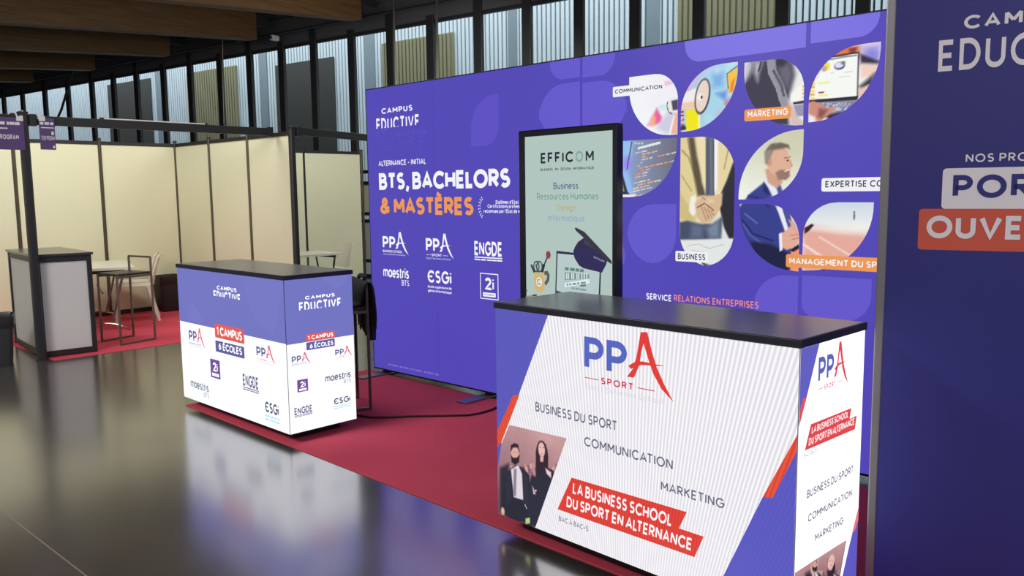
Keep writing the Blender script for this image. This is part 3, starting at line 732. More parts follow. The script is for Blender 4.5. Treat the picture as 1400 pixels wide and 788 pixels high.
def make_chair(label, loc, rz, group):
    """white moulded chair facing local +x"""
    r = thing('stacking_chair', label, 'chair', (loc[0], loc[1], .0115), rz, group)
    m = MB(); n = 10
    P = []
    for i in range(n + 1):
        x = -.20 + .42 * i / n
        for k in range(n + 1):
            y = -.21 + .42 * k / n
            dip = -.018 * (1 - (2 * abs(k / n - .5)) ** 2) * math.sin(PI * min(1, i / n * 1.1)) - (.02 * max(0, i / n - .85) / .15)
            P.append((x, y * (1 - .08 * (1 - i / n)), .45 + dip))
    V = P + [(x, y, z - .014) for x, y, z in P]; F = []; N = (n + 1) ** 2
    for i in range(n):
        for k in range(n):
            a = i * (n + 1) + k; F.append((a, a + n + 1, a + n + 2, a + 1)); F.append((N + a, N + a + 1, N + a + n + 2, N + a + n + 1))
    for k in range(n):
        for a, b in ((k, k + 1), ((n * (n + 1)) + k + 1, n * (n + 1) + k), ((k + 1) * (n + 1), k * (n + 1)), (k * (n + 1) + n, (k + 1) * (n + 1) + n)):
            F.append((a, b, N + b, N + a))
    m.add(V, F, WPL); smooth_angle(m.build('seat', r), 50)
    m = MB(); P = []
    for i in range(n + 1):
        z = .45 + .37 * i / n
        for k in range(n + 1):
            y = (-.19 + .38 * k / n) * (1 - .1 * (i / n) ** 2)
            P.append((-.19 - .10 * (i / n) ** 1.3 - .03 * (1 - (2 * k / n - 1) ** 2), y, z - (.03 * (2 * k / n - 1) ** 4 if i == n else 0)))
    V = P + [(x - .014, y, z) for x, y, z in P]; F = []
    for i in range(n):
        for k in range(n):
            a = i * (n + 1) + k; F.append((a, a + 1, a + n + 2, a + n + 1)); F.append((N + a, N + a + n + 1, N + a + n + 2, N + a + 1))
    for k in range(n):
        for a, b in ((k + 1, k), (n * (n + 1) + k, n * (n + 1) + k + 1), (k * (n + 1), (k + 1) * (n + 1)), ((k + 1) * (n + 1) + n, k * (n + 1) + n)):
            F.append((a, b, N + b, N + a))
    m.add(V, F, WPL); smooth_angle(m.build('backrest', r), 50)
    for sx, sy in ((1, 1), (1, -1), (-1, 1), (-1, -1)):
        m = MB(); x0, x1 = (.17, .215) if sx > 0 else (-.16, -.27)
        top = .445
        m.obox((x1, sy * .215, .0), (x0, sy * .18, top), .034, .034, WPL, .006, (1, 0, 0)); m.build('leg', r)
    return r
chA = make_chair('white plastic chair nearest the bar stool, drawn up to the white table', (-4.72, 10.27), math.atan2(-.40, -.916), 'white chairs in the booth')
chB = copy_tree(chA); chB.location = (-4.945, 10.73, .0115); chB['label'] = 'white plastic chair behind the first one, close to the cream back panel'
# folding table
def make_table(label, corners, h, group=None):
    c = sum(np.array(p) for p in corners) / 4
    r = thing('folding_table', label, 'table', (c[0], c[1], .005 if group else 0), 0)
    q = [(p[0] - c[0], p[1] - c[1]) for p in corners]
    a = sum(q[i][0] * q[(i + 1) % 4][1] - q[(i + 1) % 4][0] * q[i][1] for i in range(4))
    if a < 0: q = q[::-1]
    m = MB(); m.prism(q, h - .028, h, WPL); m.build('table_top', r)
    Q = [np.array(p) for p in q]
    ends = sorted([(np.linalg.norm(Q[i] - Q[(i + 1) % 4]), i) for i in range(4)])[:2]
    ln = None
    for _, i in ends:
        A = Q[i] * .86; B = Q[(i + 1) % 4] * .86; M = (A + B) / 2; A = M + (A - M) * .8; B = M + (B - M) * .8
        m = MB()
        for p in (A, B): m.tube([(p[0], p[1], h - .028), (M[0] + (p[0] - M[0]) * .35, M[1] + (p[1] - M[1]) * .35, .10)], .014, STEEL, 8)
        m.build('leg', r)
        m = MB(); arc = [(A[0] * 1.1 + (B[0] * 1.1 - A[0] * 1.1) * k / 12, A[1] * 1.1 + (B[1] * 1.1 - A[1] * 1.1) * k / 12, .012 + .09 * math.sin(PI * k / 12)) for k in range(13)]
        m.tube(arc, .013, mat('chrome', (200, 196, 190), .15, 1.0), 8); m.build('curved_foot', r)
        m = MB(); m.obox((A[0], A[1], h - .05), (B[0], B[1], h - .05), .04, .04, DKALU, .004); m.build('cross_bar', r)
        if ln is None: ln = M
        else: m = MB(); m.tube([(ln[0], ln[1], .45), (M[0], M[1], .45)], .012, STEEL, 8); m.build('stretcher', r)
    return r
tA = np.array([-4.36, 9.54])                                                          # corner nearest the stool
tdir = np.array([-.87, -.49]); tn = np.array([-.49, .87])
make_table('white folding table beside the white chairs in the cream booth', [tA, tA + tdir * .7, tA + tdir * .7 + tn * 1.25, tA + tn * 1.25], .742, 1)
def make_bin(label, cx, cy, w, d, h, rz, group, bag=True):
    r = thing('waste_bin', label, 'bin', (cx, cy, .0), rz, group)
    BL = mat('black_plastic', (34, 34, 38), .42)
    def ring(s, z): return [(x * s * w / 2, y * s * d / 2, z) for x, y in _sq()]
    def _sq(n=5, rr=.22):
        out = []
        for cx_, cy_, a0 in ((1, 1, 0), (-1, 1, 90), (-1, -1, 180), (1, -1, 270)):
            for k in range(n): a_ = math.radians(a0 + 90 * k / (n - 1)); out.append((cx_ * (1 - rr) + rr * math.cos(a_), cy_ * (1 - rr) + rr * math.sin(a_)))
        return out
    n = 20; m = MB(); rings = [ring(.78, 0), ring(.80, .02), ring(.97, h - .09), ring(.97, h - .085), ring(.93, h - .02), ring(.12, .03)]
    m.add(sum(rings[:3], []), [(i * n + k, i * n + (k + 1) % n, (i + 1) * n + (k + 1) % n, (i + 1) * n + k) for i in range(2) for k in range(n)] + [tuple(range(n))[::-1]], BL)
    inn = [ring(.97, h - .09), ring(.94, h - .09), ring(.75, .03)]
    m.add(sum(inn, []), [(i * n + k, i * n + (k + 1) % n, (i + 1) * n + (k + 1) % n, (i + 1) * n + k) for i in range(2) for k in range(n)] + [tuple(2 * n + k for k in range(n))], BL)
    smooth_angle(m.build('body', r), 40)
    m = MB(); rs = [ring(1.0, h - .11), ring(1.03, h - .10), ring(1.04, h), ring(.98, h + .004), ring(.93, h - .02), ring(.93, h - .1)]
    rs = [[(x, y, z + random.uniform(-.005, .005) * (1 if bag else 0)) for x, y, z in q] for q in rs]
    m.add(sum(rs, []), [(i * n + k, i * n + (k + 1) % n, (i + 1) * n + (k + 1) % n, (i + 1) * n + k) for i in range(5) for k in range(n)], mat('bin_bag', (30, 29, 34), .35) if bag else BL)
    smooth_angle(m.build('bin_bag' if bag else 'rim', r), 40)
    return r
g = 'black waste bins'
b1 = make_bin('black waste bin on the red carpet against the cream wall', -4.68, 11.195, .32, .30, .48, math.atan2(EB[1], EB[0]), g); b1.location.z = .0055
make_bin('black waste bin on the bare floor in front of the grey booth counter', -4.84, 7.62, .34, .34, .47, .5, g)
# power strip / white socket block by the wall
c = fl(241, 420); r = thing('socket_block', 'small white socket block on the floor by the black bin', 'socket', (c[0] - .02, c[1] - .1, .005), math.atan2(EB[1], EB[0]))
m = MB(); m.box(-.11, .11, -.04, .04, 0, .06, mat('white_plastic', (214, 214, 210), .4), .012); m.build('housing', r)
m = MB()
for x in (-.06, 0, .06): m.tube([(x, 0, .06), (x, 0, .0615)], .02, DKALU, 12)
m.build('sockets', r)
# rear booth: table, chair
p1 = fl(471, 345); tq = on_floor((471, 345.5), .74)[:2]; t2 = np.array(tq)
make_table('white folding table in the rear booth left of the purple wall', [t2, t2 - ES * .7, t2 - ES * .7 - EB * 1.2, t2 - EB * 1.2], .742)
chC = copy_tree(chA); chC.location = (-2.72, 12.42, .006); chC.rotation_euler.z = math.atan2(-EB[1], -EB[0]) ; chC['label'] = 'white plastic chair behind the table of the rear booth'; chC['group'] = 'white chairs in the rear booth'
# far grey counter with open frame, right at the purple wall's edge
fx = np.array([-2.30, 14.78])
r = thing('display_frame', 'grey display unit with an open dark frame far behind the purple wall', 'display unit', (fx[0], fx[1], 0), math.atan2(-EW[1], -EW[0]) + PI)
m = MB(); m.box(-.6, 1.2, -.02, .02, .35, 1.05, GREYP, .003); m.build('lower_panel', r)
m = MB()
for x in (-.6, -.02, .25, 1.2): m.box(x - .03, x + .03, -.035, .035, 0, 2.05, DKALU, .003)
for z in (.35, 1.07, 1.2, 1.75, 1.95): m.box(-.6, 1.2, -.03, .03, z - .03, z + .03, DKALU, .003)
m.build('frame', r)
m = MB(); m.box(-.57, -.05, -.01, .01, 1.23, 1.72, CREAM); m.build('upper_panel', r)
# small security camera on top of one post
t, z = wall_t((383, 52), -.2); q = wall_pt(t, -.32, z - .02)
r = thing('security_camera', 'small white security camera on top of a dark window post', 'camera', q, WRZ)
m = MB(); m.box(-.05, .05, -.1, .07, -.05, .05, mat('white_plastic', (214, 214, 210), .4), .02); m.build('housing', r)
m = MB(); m.tube([(0, -.1, 0), (0, -.12, 0)], .03, DKALU, 14); m.build('lens', r)
m = MB(); m.tube([(0, .07, -.02), (0, .19, -.06)], .015, DKALU, 8); m.build('bracket', r)
# stays and hanging cables in front of the glazing
def cable(pxs, off, rad, label, name='hanging_cable', cat='cable', m_=None):
    pts = []
    for p in pxs:
        t, z = wall_t(p, off); pts.append(wall_pt(t, off, z))
    m = MB(); m.tube(pts, rad, m_ or POST, 8); tag(m.build(name), label, cat)
cable(((100, 96), (84, 150), (66, 190)), -.5, .03, 'thin dark stay slanting down in front of the glazing', 'stay_rod', 'rod')
cable(((304, 45), (305, 120), (307, 200)), -.5, .012, 'thin pale cable hanging in front of the glazing', m_=STEEL)
cable(((538, -5), (539, 60), (541, 120)), -.5, .02, 'grey conduit hanging in front of the glazing above the purple wall', 'hanging_conduit', 'conduit', STEEL)
cable(((597, -5), (597, 60), (597, 115)), -.5, .02, 'grey conduit hanging beside a dark window post', 'hanging_conduit', 'conduit', STEEL)
# ------------------------------------------------------------------ the purple light wall
BLK = mat('black_metal', (26, 26, 32), .4, .2); SILV = mat('silver_profile', (150, 146, 150), .35, .75)
LX = np.array([math.cos(-.7566), math.sin(-.7566), 0]); LN = np.array([LX[1], -LX[0], 0])
LO = np.array([-1.2114, 7.0991, 0.0]); LWID, LZ0, LZ1 = 5.0, .040, 2.4235
lb = thing('light_wall', 'long glowing purple light wall printed with course names and round-cornered photos', 'light wall', tuple(LO))
LM = Matrix(((LX[0], -LN[0], 0, 0), (LX[1], -LN[1], 0, 0), (0, 0, 1, 0), (0, 0, 0, 1)))        # x along, y away from the viewer
m = MB()
for x0, x1, z0, z1 in ((0, LWID, LZ0, LZ0 + .012), (0, LWID, LZ1 - .008, LZ1), (0, .006, LZ0, LZ1), (LWID - .006, LWID, LZ0, LZ1)): m.box(x0, x1, -.002, .10, z0, z1, BLK, .002, LM)
m.box(.006, LWID - .006, .09, .098, LZ0 + .012, LZ1 - .008, BLK, 0, LM); m.build('frame', lb)
for px, k in (((528, 511), 0), ((662, 542), 1)):
    u = float((on_floor(px) - LO) @ LX) ; u = (.13, 1.38)[k]
    m = MB(); m.box(u - .05, u + .05, -.26, .3, .006, .018, SILV, .003, LM); m.box(u - .03, u + .03, .02, .08, .018, LZ0, BLK, 0, LM); m.build('foot', lb)
for u in (2.6, 3.8, 4.87):
    m = MB(); m.box(u - .05, u + .05, -.26, .3, .006, .018, SILV, .003, LM); m.box(u - .03, u + .03, .02, .08, .018, LZ0, BLK, 0, LM); m.build('foot', lb)
LP = Panel(LO, LX, LN)
PUR = led((82, 71, 181)); WH = led((243, 243, 250)); ORA = led((236, 152, 84)); PAL1 = led((100, 88, 203)); PAL2 = led((120, 110, 222)); SEAM = led((78, 65, 179)); DTX = led((62, 58, 78)); ORT = led((236, 140, 130))
g = GB(LP, LO)
fu0, fu1, fv0, fv1 = .006, LWID - .006, LZ0 + .012, LZ1 - .008
nx, ny = 10, 6
for i in range(nx):
    for k in range(ny): g.puv([(fu0 + (fu1 - fu0) * i / nx, fv0 + (fv1 - fv0) * k / ny), (fu0 + (fu1 - fu0) * (i + 1) / nx, fv0 + (fv1 - fv0) * k / ny), (fu0 + (fu1 - fu0) * (i + 1) / nx, fv0 + (fv1 - fv0) * (k + 1) / ny), (fu0 + (fu1 - fu0) * i / nx, fv0 + (fv1 - fv0) * (k + 1) / ny)], PUR, 0)
def leaf(px, radii, m_, layer=1, top=None):
    q = [LP.uv(a) for a in px]
    u0 = (q[0][0] + q[3][0]) / 2; u1 = (q[1][0] + q[2][0]) / 2; v1 = (q[0][1] + q[1][1]) / 2; v0 = (q[2][1] + q[3][1]) / 2
    if top is not None: v1 = top
    w = min(u1 - u0, v1 - v0); g.puv(rrect(u0, v0, u1, v1, [r * w for r in radii], 14), m_, layer)
    return u0, v0, u1, v1
T = fv1
leaf(((935, 50), (1102, 30), (1102.5, 65), (938, 86)), (0, 0, 0, .8), PAL2, top=T)
leaf(((1109, 30), (1206, 15), (1200, 44), (1108.3, 62.7)), (0, 0, .9, 0), PAL2, top=T)
leaf(((752, 82), (793, 75), (793, 106), (752, 110)), (0, 0, 0, .9), PAL1, top=T)
leaf(((796.5, 75), (841, 70), (841, 100), (796.5, 107)), (0, 0, .9, 0), PAL1, top=T)
leaf(((737, 118), (793, 112), (793, 190), (737, 192)), (.62, 0, 0, .62), PAL1)
leaf(((796.5, 111.5), (857, 108), (857, 180), (796.5, 190)), (0, .6, .6, 0), PAL1)
leaf(((858, 280), (924.3, 278.6), (924.3, 360), (858, 360)), (.55, 0, .5, .55), PAL1)
leaf(((800, 325), (856, 325), (854, 372), (800, 372)), (.4, .5, .5, .4), PAL1)
leaf(((1032, 374), (1091, 378), (1091, 432), (1030, 425)), (.85, 0, 0, .1), PAL1)
leaf(((1096, 377.5), (1192, 381), (1190, 444), (1096, 432)), (0, 0, .6, .35), PAL1)
leaf(((644, 134), (682, 127), (682, 199), (643, 200)), (.85, 0, .5, 0), led((92, 79, 195)))
for x in (594, 795):
    u = LP.uv((x, 250))[0]; g.puv([(u - .006, fv0), (u + .006, fv0), (u + .006, fv1), (u - .006, fv1)], SEAM, 1)
# sand of dots under the campus logo
for k in range(420):
    x = random.uniform(506, 583); y = 178 + 27 * random.random() ** 1.3
    q = LP.uv((x, y)); s_ = .006; g.puv([(q[0], q[1]), (q[0] + s_, q[1]), (q[0] + s_, q[1] + s_), (q[0], q[1] + s_)], led((104, 92, 204)) if k % 2 else SEAM, 1)
fabric = g.build('fabric_print', lb)
def part(name, pan, root, parent, fn):
    g = GB(pan, root); fn(g); return g.build(name, parent)

def ppa(g, bl, br, tl, cP, cA, cT=None, style='sport', layer=2, grey=None):
    """the three-letter logo whose A is a slim tower; bl / br: baseline of the two Ps, tl: top of the first P"""
    b0 = g.p.uv(bl); b1 = g.p.uv(br); cap = g.p.uv(tl)[1] - b0[1]; w = b1[0] - b0[0]
    f = lambda q: (b0[0] + q[0] * w, b0[1] + q[1] * cap)
    for x0 in (0, .526):
        st, wd = text_strips('P', .2); sc = .46 / wd
        g.strips(st, cP, layer, lambda q: f((x0 + q[0] * sc, q[1])))
    for poly in ([(1.282, 1.357), (1.423, 1.378), (1.346, 1.05), (1.30, .8), (1.256, .41), (1.146, .043), (.987, .027), (1.115, .277), (1.192, .627), (1.24, 1.0)],
                 [(1.346, 1.05), (1.423, 1.378), (1.526, .843), (1.628, .435), (1.782, .007), (1.974, -.43), (1.731, -.14), (1.551, .25), (1.449, .623)],
                 [(1.018, .351), (1.17, .50), (1.32, .543), (1.577, .525), (1.808, .52), (1.577, .473), (1.32, .443), (1.18, .37), (1.077, .267)]):
        g.puv([f(q) for q in poly], cA, layer + 1)
    cT = cT or cA
    def tx(body, x0, x1, y, h, m_, t=.18, gap=.22):
        st, wd = text_strips(body, t, gap); sx = (x1 - x0) / wd
        g.strips(st, m_, layer, lambda q: f((x0 + q[0] * sx, y + q[1] * h)))
    if style == 'sport':
        tx('SPORT', .4, 1.13, -.33, .2, cT, .2, .3)
        for a, b in ((.01, .34), (1.22, 1.58)): g.puv([f((a, -.24)), (f((b, -.24))), f((b, -.215)), f((a, -.215))], cT, layer)
        tx('Sport Business School', .02, 1.75, -.55, .15, grey or cT, .1, .3)
    else:
        tx('BUSINESS SCHOOL', 0, 1.5, -.3, .2, cT, .2)
        tx('La Grande Ecole en alternance', .02, 1.7, -.5, .1, grey or cT, .13)
def campus(g, c_bl, c_br, c_tl, e_bl, e_br, e_tl, m_, cut=.2):
    g.text('CAMPUS', c_bl, c_br, c_tl, m_, 2, .21, .22)
    g.text('EDUCTIVE', e_bl, e_br, e_tl, m_, 2, .2, .2, clip=cut)
def block(g, px, m_, r=0.0, layer=1): g.rbox(px, m_, layer, r)

part('campus_logo', LP, LO, fabric, lambda g: campus(g, (521.8, 155.6), (564, 151.8), (521.8, 147.9), (514.9, 178.6), (573.5, 176), (514.5, 161), WH, .22))
part('headline', LP, LO, fabric, lambda g: (g.text('ALTERNANCE - INITIAL', (517.8, 227), (582.5, 224.8), (517.8, 219.6), WH, 2, .17, .16),
     g.text('BTS, BACHELORS', (518.7, 258.8), (697.8, 257.8), (518.7, 236), WH, 2, .24, .06, space=.32)))
part('headline', LP, LO, fabric, lambda g: g.text('& MASTÈRES', (520.5, 293), (647.6, 294.5), (520.5, 270.4), ORA, 2, .24, .06, space=.32))['label'] = 'orange second line of the headline'
def wreath(g):
    for k in range(8):
        a = math.radians(115 + 17 * k); c = LP.uv((663, 284)); R = .075
        x, y = c[0] + R * .75 * math.cos(a), c[1] + R * math.sin(a)
        for s_ in (.016, -.012):
            dx, dy = math.cos(a + .6 * (1 if s_ > 0 else -1)), math.sin(a + .6 * (1 if s_ > 0 else -1))
            g.puv([(x, y), (x + s_ * dx * .6 - .004 * dy, y + s_ * dy * .6 + .004 * dx), (x + s_ * dx * 1.2, y + s_ * dy * 1.2), (x + s_ * dx * .6 + .004 * dy, y + s_ * dy * .6 - .004 * dx)], WH, 2)
part('laurel_emblem', LP, LO, fabric, wreath)
part('small_lettering', LP, LO, fabric, lambda g: (g.text("Diplômes d'État".replace('É', 'E'), (678, 279.4), (709, 278.6), (678, 274.2), WH, 2, .2, .18),
     g.text('Certifications professionnelles', (666.8, 285), (730, 284.2), (666.8, 280), WH, 2, .2, .16), g.text("reconnues par l'État de niveau 5 à 7".replace('à', 'a').replace('É', 'E'), (661.5, 291.6), (733, 291.4), (661.5, 286.5), WH, 2, .2, .16),
     g.greek(LP.uv((531, 500))[0], LP.uv((600, 513))[0], (LP.uv((531, 500))[1] + LP.uv((600, 513))[1]) / 2, .012, [(0, .06), (.075, .2), (.235, .3), (.315, .42), (.45, .49), (.51, .53), (.55, .68), (.72, .77), (.785, .9), (.93, 1)], led((122, 112, 205)))))
part('school_logo', LP, LO, fabric, lambda g: ppa(g, (523.6, 339.7), (541.1, 341.3), (523.6, 322.9), WH, WH, style='biz'))
part('school_logo', LP, LO, fabric, lambda g: ppa(g, (582.6, 344), (601.4, 345.3), (582.6, 325.6), WH, WH))
def engde(g, bl, br, tl, m_):
    b0, sx, cap = g.text('ENGDE', bl, br, tl, m_, 2, .2, .13)
    w = g.p.uv(br)[0] - b0[0]; v = (b0[1] + g.p.uv(br)[1]) / 2
    g.puv([(b0[0], v - .16 * cap), (b0[0] + w, v - .16 * cap), (b0[0] + w, v - .08 * cap), (b0[0], v - .08 * cap)], m_, 2)
    g.greek(b0[0], b0[0] + w, v - .33 * cap, cap * .09, [(0, .2), (.225, .42), (.46, .62), (.635, .8), (.815, 1)], m_)
def maestris(g, bl, br, tl, m_, m2=None):
    b0, sx, cap = g.text('maestris', bl, br, tl, m_, 2, .17, .05)
    w = g.p.uv(br)[0] - b0[0]; v = (b0[1] + g.p.uv(br)[1]) / 2
    st, wd = text_strips('BTS', .14, .1); s2 = w * .28 / wd
    g.strips(st, m2 or m_, 2, lambda q: (b0[0] + w * .72 + q[0] * s2, v - .62 * cap + q[1] * cap * .5))
def esgi(g, bl, br, tl, m_, m2=None):
    b0, sx, cap = g.text('CSGi', bl, br, tl, m_, 2, .2, .14)
    w = g.p.uv(br)[0] - b0[0]; v = (b0[1] + g.p.uv(br)[1]) / 2
    g.puv([(b0[0] + .04 * w, v + .43 * cap), (b0[0] + .2 * w, v + .43 * cap), (b0[0] + .2 * w, v + .57 * cap), (b0[0] + .04 * w, v + .57 * cap)], m_, 2)
    for k, body in enumerate(('école supérieure de', 'génie informatique')):
        st, wd = text_strips(body, .2, .16); s2 = w / wd
        g.strips(st, m2 or m_, 2, lambda q: (b0[0] + q[0] * s2, v - (.42 + .33 * k) * cap + q[1] * cap * .22))
def twoi(g, px, m_, fill=None, box=None):
    q = [g.p.uv(p) for p in px]; u0 = (q[0][0] + q[3][0]) / 2; u1 = (q[1][0] + q[2][0]) / 2; v1 = (q[0][1] + q[1][1]) / 2; v0 = (q[2][1] + q[3][1]) / 2
    w, h = u1 - u0, v1 - v0; t = .035 * w
    if fill: g.puv([(u0, v0), (u1, v0), (u1, v1), (u0, v1)], fill, 2)
    else:
        for a in ((u0, v0, u1, v0 + t), (u0, v1 - t, u1, v1), (u0, v0, u0 + t, v1), (u1 - t, v0, u1, v1)): g.puv([(a[0], a[1]), (a[2], a[1]), (a[2], a[3]), (a[0], a[3])], m_, 2)
    for ch, x0, x1, hh in (('2', .27, .62, .48), ('i', .68, .76, .48)):
        st, wd = text_strips(ch, .22); s2 = (x1 - x0) * w / wd
        g.strips(st, m_, 3, lambda p: (u0 + x0 * w + p[0] * s2, v0 + .36 * h + p[1] * hh * h))
    g.puv([(u0 + .15 * w, v0 + .1 * h), (u1 - .15 * w, v0 + .1 * h), (u1 - .15 * w, v0 + .26 * h), (u0 + .15 * w, v0 + .26 * h)], m_, 3)
    g.puv(_arc(u0 + .6 * w, v0 + .40 * h, .045 * w, .035 * h, 0, 330, 10), m_, 3)
    st, wd = text_strips('ACADEMY', .18, .2); s2 = .6 * w / wd
    g.strips(st, box or SEAM, 4, lambda p: (u0 + .2 * w + p[0] * s2, v0 + .145 * h + p[1] * .075 * h))
part('school_logo', LP, LO, fabric, lambda g: engde(g, (648.9, 349.5), (686.7, 351), (648.9, 330), WH))
part('school_logo', LP, LO, fabric, lambda g: maestris(g, (524.3, 379), (559.3, 381.5), (524.3, 364), WH))
part('school_logo', LP, LO, fabric, lambda g: esgi(g, (585, 386.5), (617.4, 389), (585, 369.5), WH))
part('school_logo', LP, LO, fabric, lambda g: twoi(g, ((656.4, 373), (681, 375.2), (682, 411.5), (657, 408)), WH))
part('service_line', LP, LO, fabric, lambda g: (g.text('SERVICE', (883.6, 409.6), (918, 412.2), (883.6, 401), WH, 2, .19, .17),
     g.text('RELATIONS ENTREPRISES', (921.5, 412.4), (1037.2, 422), (921.5, 403.5), ORT, 2, .17, .17)))
def caption(px, body, t0, t1, ttop, mb, mt, r=.012, lab=None):
    o = part('caption_tag', LP, LO, fabric, lambda g: (g.rbox(px, mb, 4, r), g.text(body, t0, t1, ttop, mt, 5, .19, .15)))
    if lab: o['label'] = lab

# printed photographs -------------------------------------------------
R0 = tuple(LO); CELL = .0042
rng = random.Random(3)
# megaphone, two leaves
def mega(p):
    p.noise(9, .05, 3)
    for k in range(46):
        x = rng.uniform(895, 1010); y = rng.uniform(82, 190); c = rng.choice([(236, 190, 220), (160, 214, 232), (255, 224, 130), (190, 196, 240), (240, 170, 120), (170, 225, 225), (228, 150, 190), (250, 240, 235)])
        p.ell((x, y), rng.uniform(3, 9), rng.uniform(3, 9), c, .5, .5)
    p.poly([(884, 172), (898, 148), (905, 160), (904, 168), (893, 172)], (232, 96, 160), .01)
    p.ell((893, 165), 4, 8, (246, 186, 70), .4, .6)
t1 = tile(LP, R0, ((859.7, 105.6), (927.5, 97.5), (926.3, 183.5), (861, 189)), (0, .47, 0, .85), CELL, (240, 240, 244))
mega(t1)
t1.poly([(860, 104), (890, 100), (889, 170), (860, 180)], (242, 243, 246), .05, .85)
t1.poly([(897, 176), (914, 150), (927, 148), (927, 186), (912, 184)], (206, 204, 226), .02)
t1.poly([(913, 140), (927, 136), (927, 155), (914, 152)], (232, 228, 222), .004).poly([(918, 138), (927, 136), (927, 150), (920, 151)], (78, 70, 92), .004)
t1.line([(913, 139), (912, 145), (914, 153), (919, 156)], .006, (50, 46, 60)).poly([(920, 160), (927, 152), (927, 184), (917, 182)], (240, 178, 160), .006)
t1.poly([(914, 184), (921, 158), (923, 158), (917, 184)], (240, 240, 246), .004)
t1.build('photo_print', fabric, 2)['label'] = 'photo of the rear half of a megaphone'
t2_ = tile(LP, R0, ((931.5, 93.5), (1008.9, 85.3), (1007.5, 172), (931, 183.3)), (.72, 0, .9, 0), CELL, (168, 206, 230))
mega(t2_)
t2_.poly([(931, 150), (945, 120), (960, 100), (975, 92), (938, 96), (931, 110)], (222, 176, 228), .03, .8)
t2_.poly([(970, 95), (1000, 92), (996, 150), (970, 175), (955, 178)], (166, 214, 232), .05, .75)
t2_.poly([(974, 102), (990, 99), (988, 118), (975, 120)], (112, 158, 228), .02, .7).poly([(979, 128), (994, 124), (992, 138)], (84, 128, 214), .015, .8)
t2_.poly([(995, 100), (1009, 92), (1005, 122), (998, 128), (994, 118)], (246, 196, 66), .006).poly([(1000, 112), (1005, 106), (1002, 126), (998, 126)], (240, 128, 54), .006)
t2_.line([(1009, 90), (994, 101), (996, 122)], .008, (90, 128, 150))
t2_.poly([(990, 142), (997, 134), (994, 146)], (238, 100, 140), .008)
t2_.poly([(931, 130), (951, 120), (958, 150), (931, 148)], (238, 234, 232), .006).poly([(931, 141), (956, 138), (957, 149), (931, 148)], (240, 200, 172), .006)
t2_.poly([(938, 150), (956, 150), (957, 178), (938, 182)], (240, 230, 24), .006).poly([(955, 150), (957, 150), (957, 178), (955, 178)], (250, 248, 190), .003)
t2_.ell((960.5, 132), 10.3, 24.5, (58, 56, 72), .06, 1, -.18).ell((960.3, 131.5), 8.4, 22, (232, 212, 200), .06, 1, -.18).ell((957, 133), 4, 5, (244, 236, 230), .4).ell((959.5, 133), 1.4, 2.2, (40, 36, 40), .2)
for k, y in enumerate((150, 155, 161, 167)): t2_.line([(931, y + 1), (936, y)], .014, (246, 170, 150)); t2_.line([(931, y + 3.4), (935, y + 3)], .006, (44, 38, 48))
t2_.ell((934, 176), 4, 5, (60, 50, 62), .3).ell((935, 181), 5, 3, (236, 236, 244), .3)
t2_.build('photo_print', fabric, 2)['label'] = 'photo of a megaphone mouth before bright colours'
# desk with grey shirt and laptop
t3 = tile(LP, R0, ((1016.2, 85), (1100, 77), (1098.7, 171), (1018, 176)), (0, .5, 0, .88), CELL, (232, 234, 232))
t3.poly([(1080, 130), (1101, 110), (1101, 140), (1083, 140)], (244, 246, 238), .01).poly([(1084, 140), (1101, 137), (1101, 141), (1085, 143)], (52, 48, 62), .002).poly([(1085, 144), (1101, 142), (1101, 158), (1088, 160)], (150, 150, 176), .004)
for y in (118, 123, 128, 133): t3.line([(1097, y), (1100, y)], .012, (226, 190, 110))
t3.poly([(1022, 100), (1026, 84), (1075, 76), (1084, 88), (1086, 104), (1080, 126), (1077, 146), (1079, 172), (1040, 172), (1020, 140), (1016, 120)], (64, 62, 78), .012)
t3.poly([(1018, 88), (1030, 84), (1028, 96), (1024, 104), (1018, 112)], (196, 194, 204), .02).poly([(1031, 84), (1044, 82), (1038, 100), (1036, 112), (1031, 100)], (176, 174, 188), .016)
t3.line([(1041, 84), (1037, 98)], .012, (70, 68, 84))
t3.line([(1054, 80), (1056, 98), (1066, 118), (1072, 138), (1076, 150)], .05, (150, 148, 162)).line([(1057, 96), (1068, 116), (1072, 132)], .014, (88, 86, 102))
t3.poly([(1064, 92), (1080, 84), (1086, 100), (1080, 122), (1071, 118), (1065, 104)], (106, 104, 120), .03).ell((1068, 86), 6, 5, (60, 56, 70), .4)
t3.poly([(1077, 136), (1083, 142), (1090, 158), (1098, 166), (1098, 172), (1082, 172)], (214, 190, 186), .008)
t3.build('photo_print', fabric, 2)['label'] = 'photo of a grey shirt back at a desk'
t4 = tile(LP, R0, ((1107.3, 69), (1204.6, 57.5), (1201, 158), (1105.8, 170)), (.75, 0, .95, 0), CELL, (240, 236, 232))
t4.poly([(1125, 85), (1150, 66), (1176, 62), (1178, 80), (1128, 80)], (228, 120, 60), .01).poly([(1160, 66), (1172, 64), (1170, 72), (1162, 73)], (140, 60, 50), .006)
t4.poly([(1176, 62), (1206, 58), (1204, 94), (1177, 88)], (184, 168, 224), .02).ell((1192, 76), 9, 9, (120, 124, 220), .5, .7)
t4.poly([(1177, 74), (1203, 84), (1200, 88), (1177, 87)], (52, 48, 66), .008).poly([(1177, 87), (1204, 88), (1200, 104), (1177, 106)], (240, 206, 192), .012)
t4.poly([(1175, 118), (1196, 100), (1192, 116), (1178, 122)], (62, 56, 70), .012).poly([(1174, 122), (1188, 116), (1184, 130), (1172, 134)], (232, 196, 180), .008)
t4.poly([(1128, 78), (1175, 70.5), (1173, 136), (1106, 140)], (40, 36, 52), .002).poly([(1128, 80.5), (1173, 73), (1171.5, 132), (1106, 136.5)], (244, 247, 242), .002)
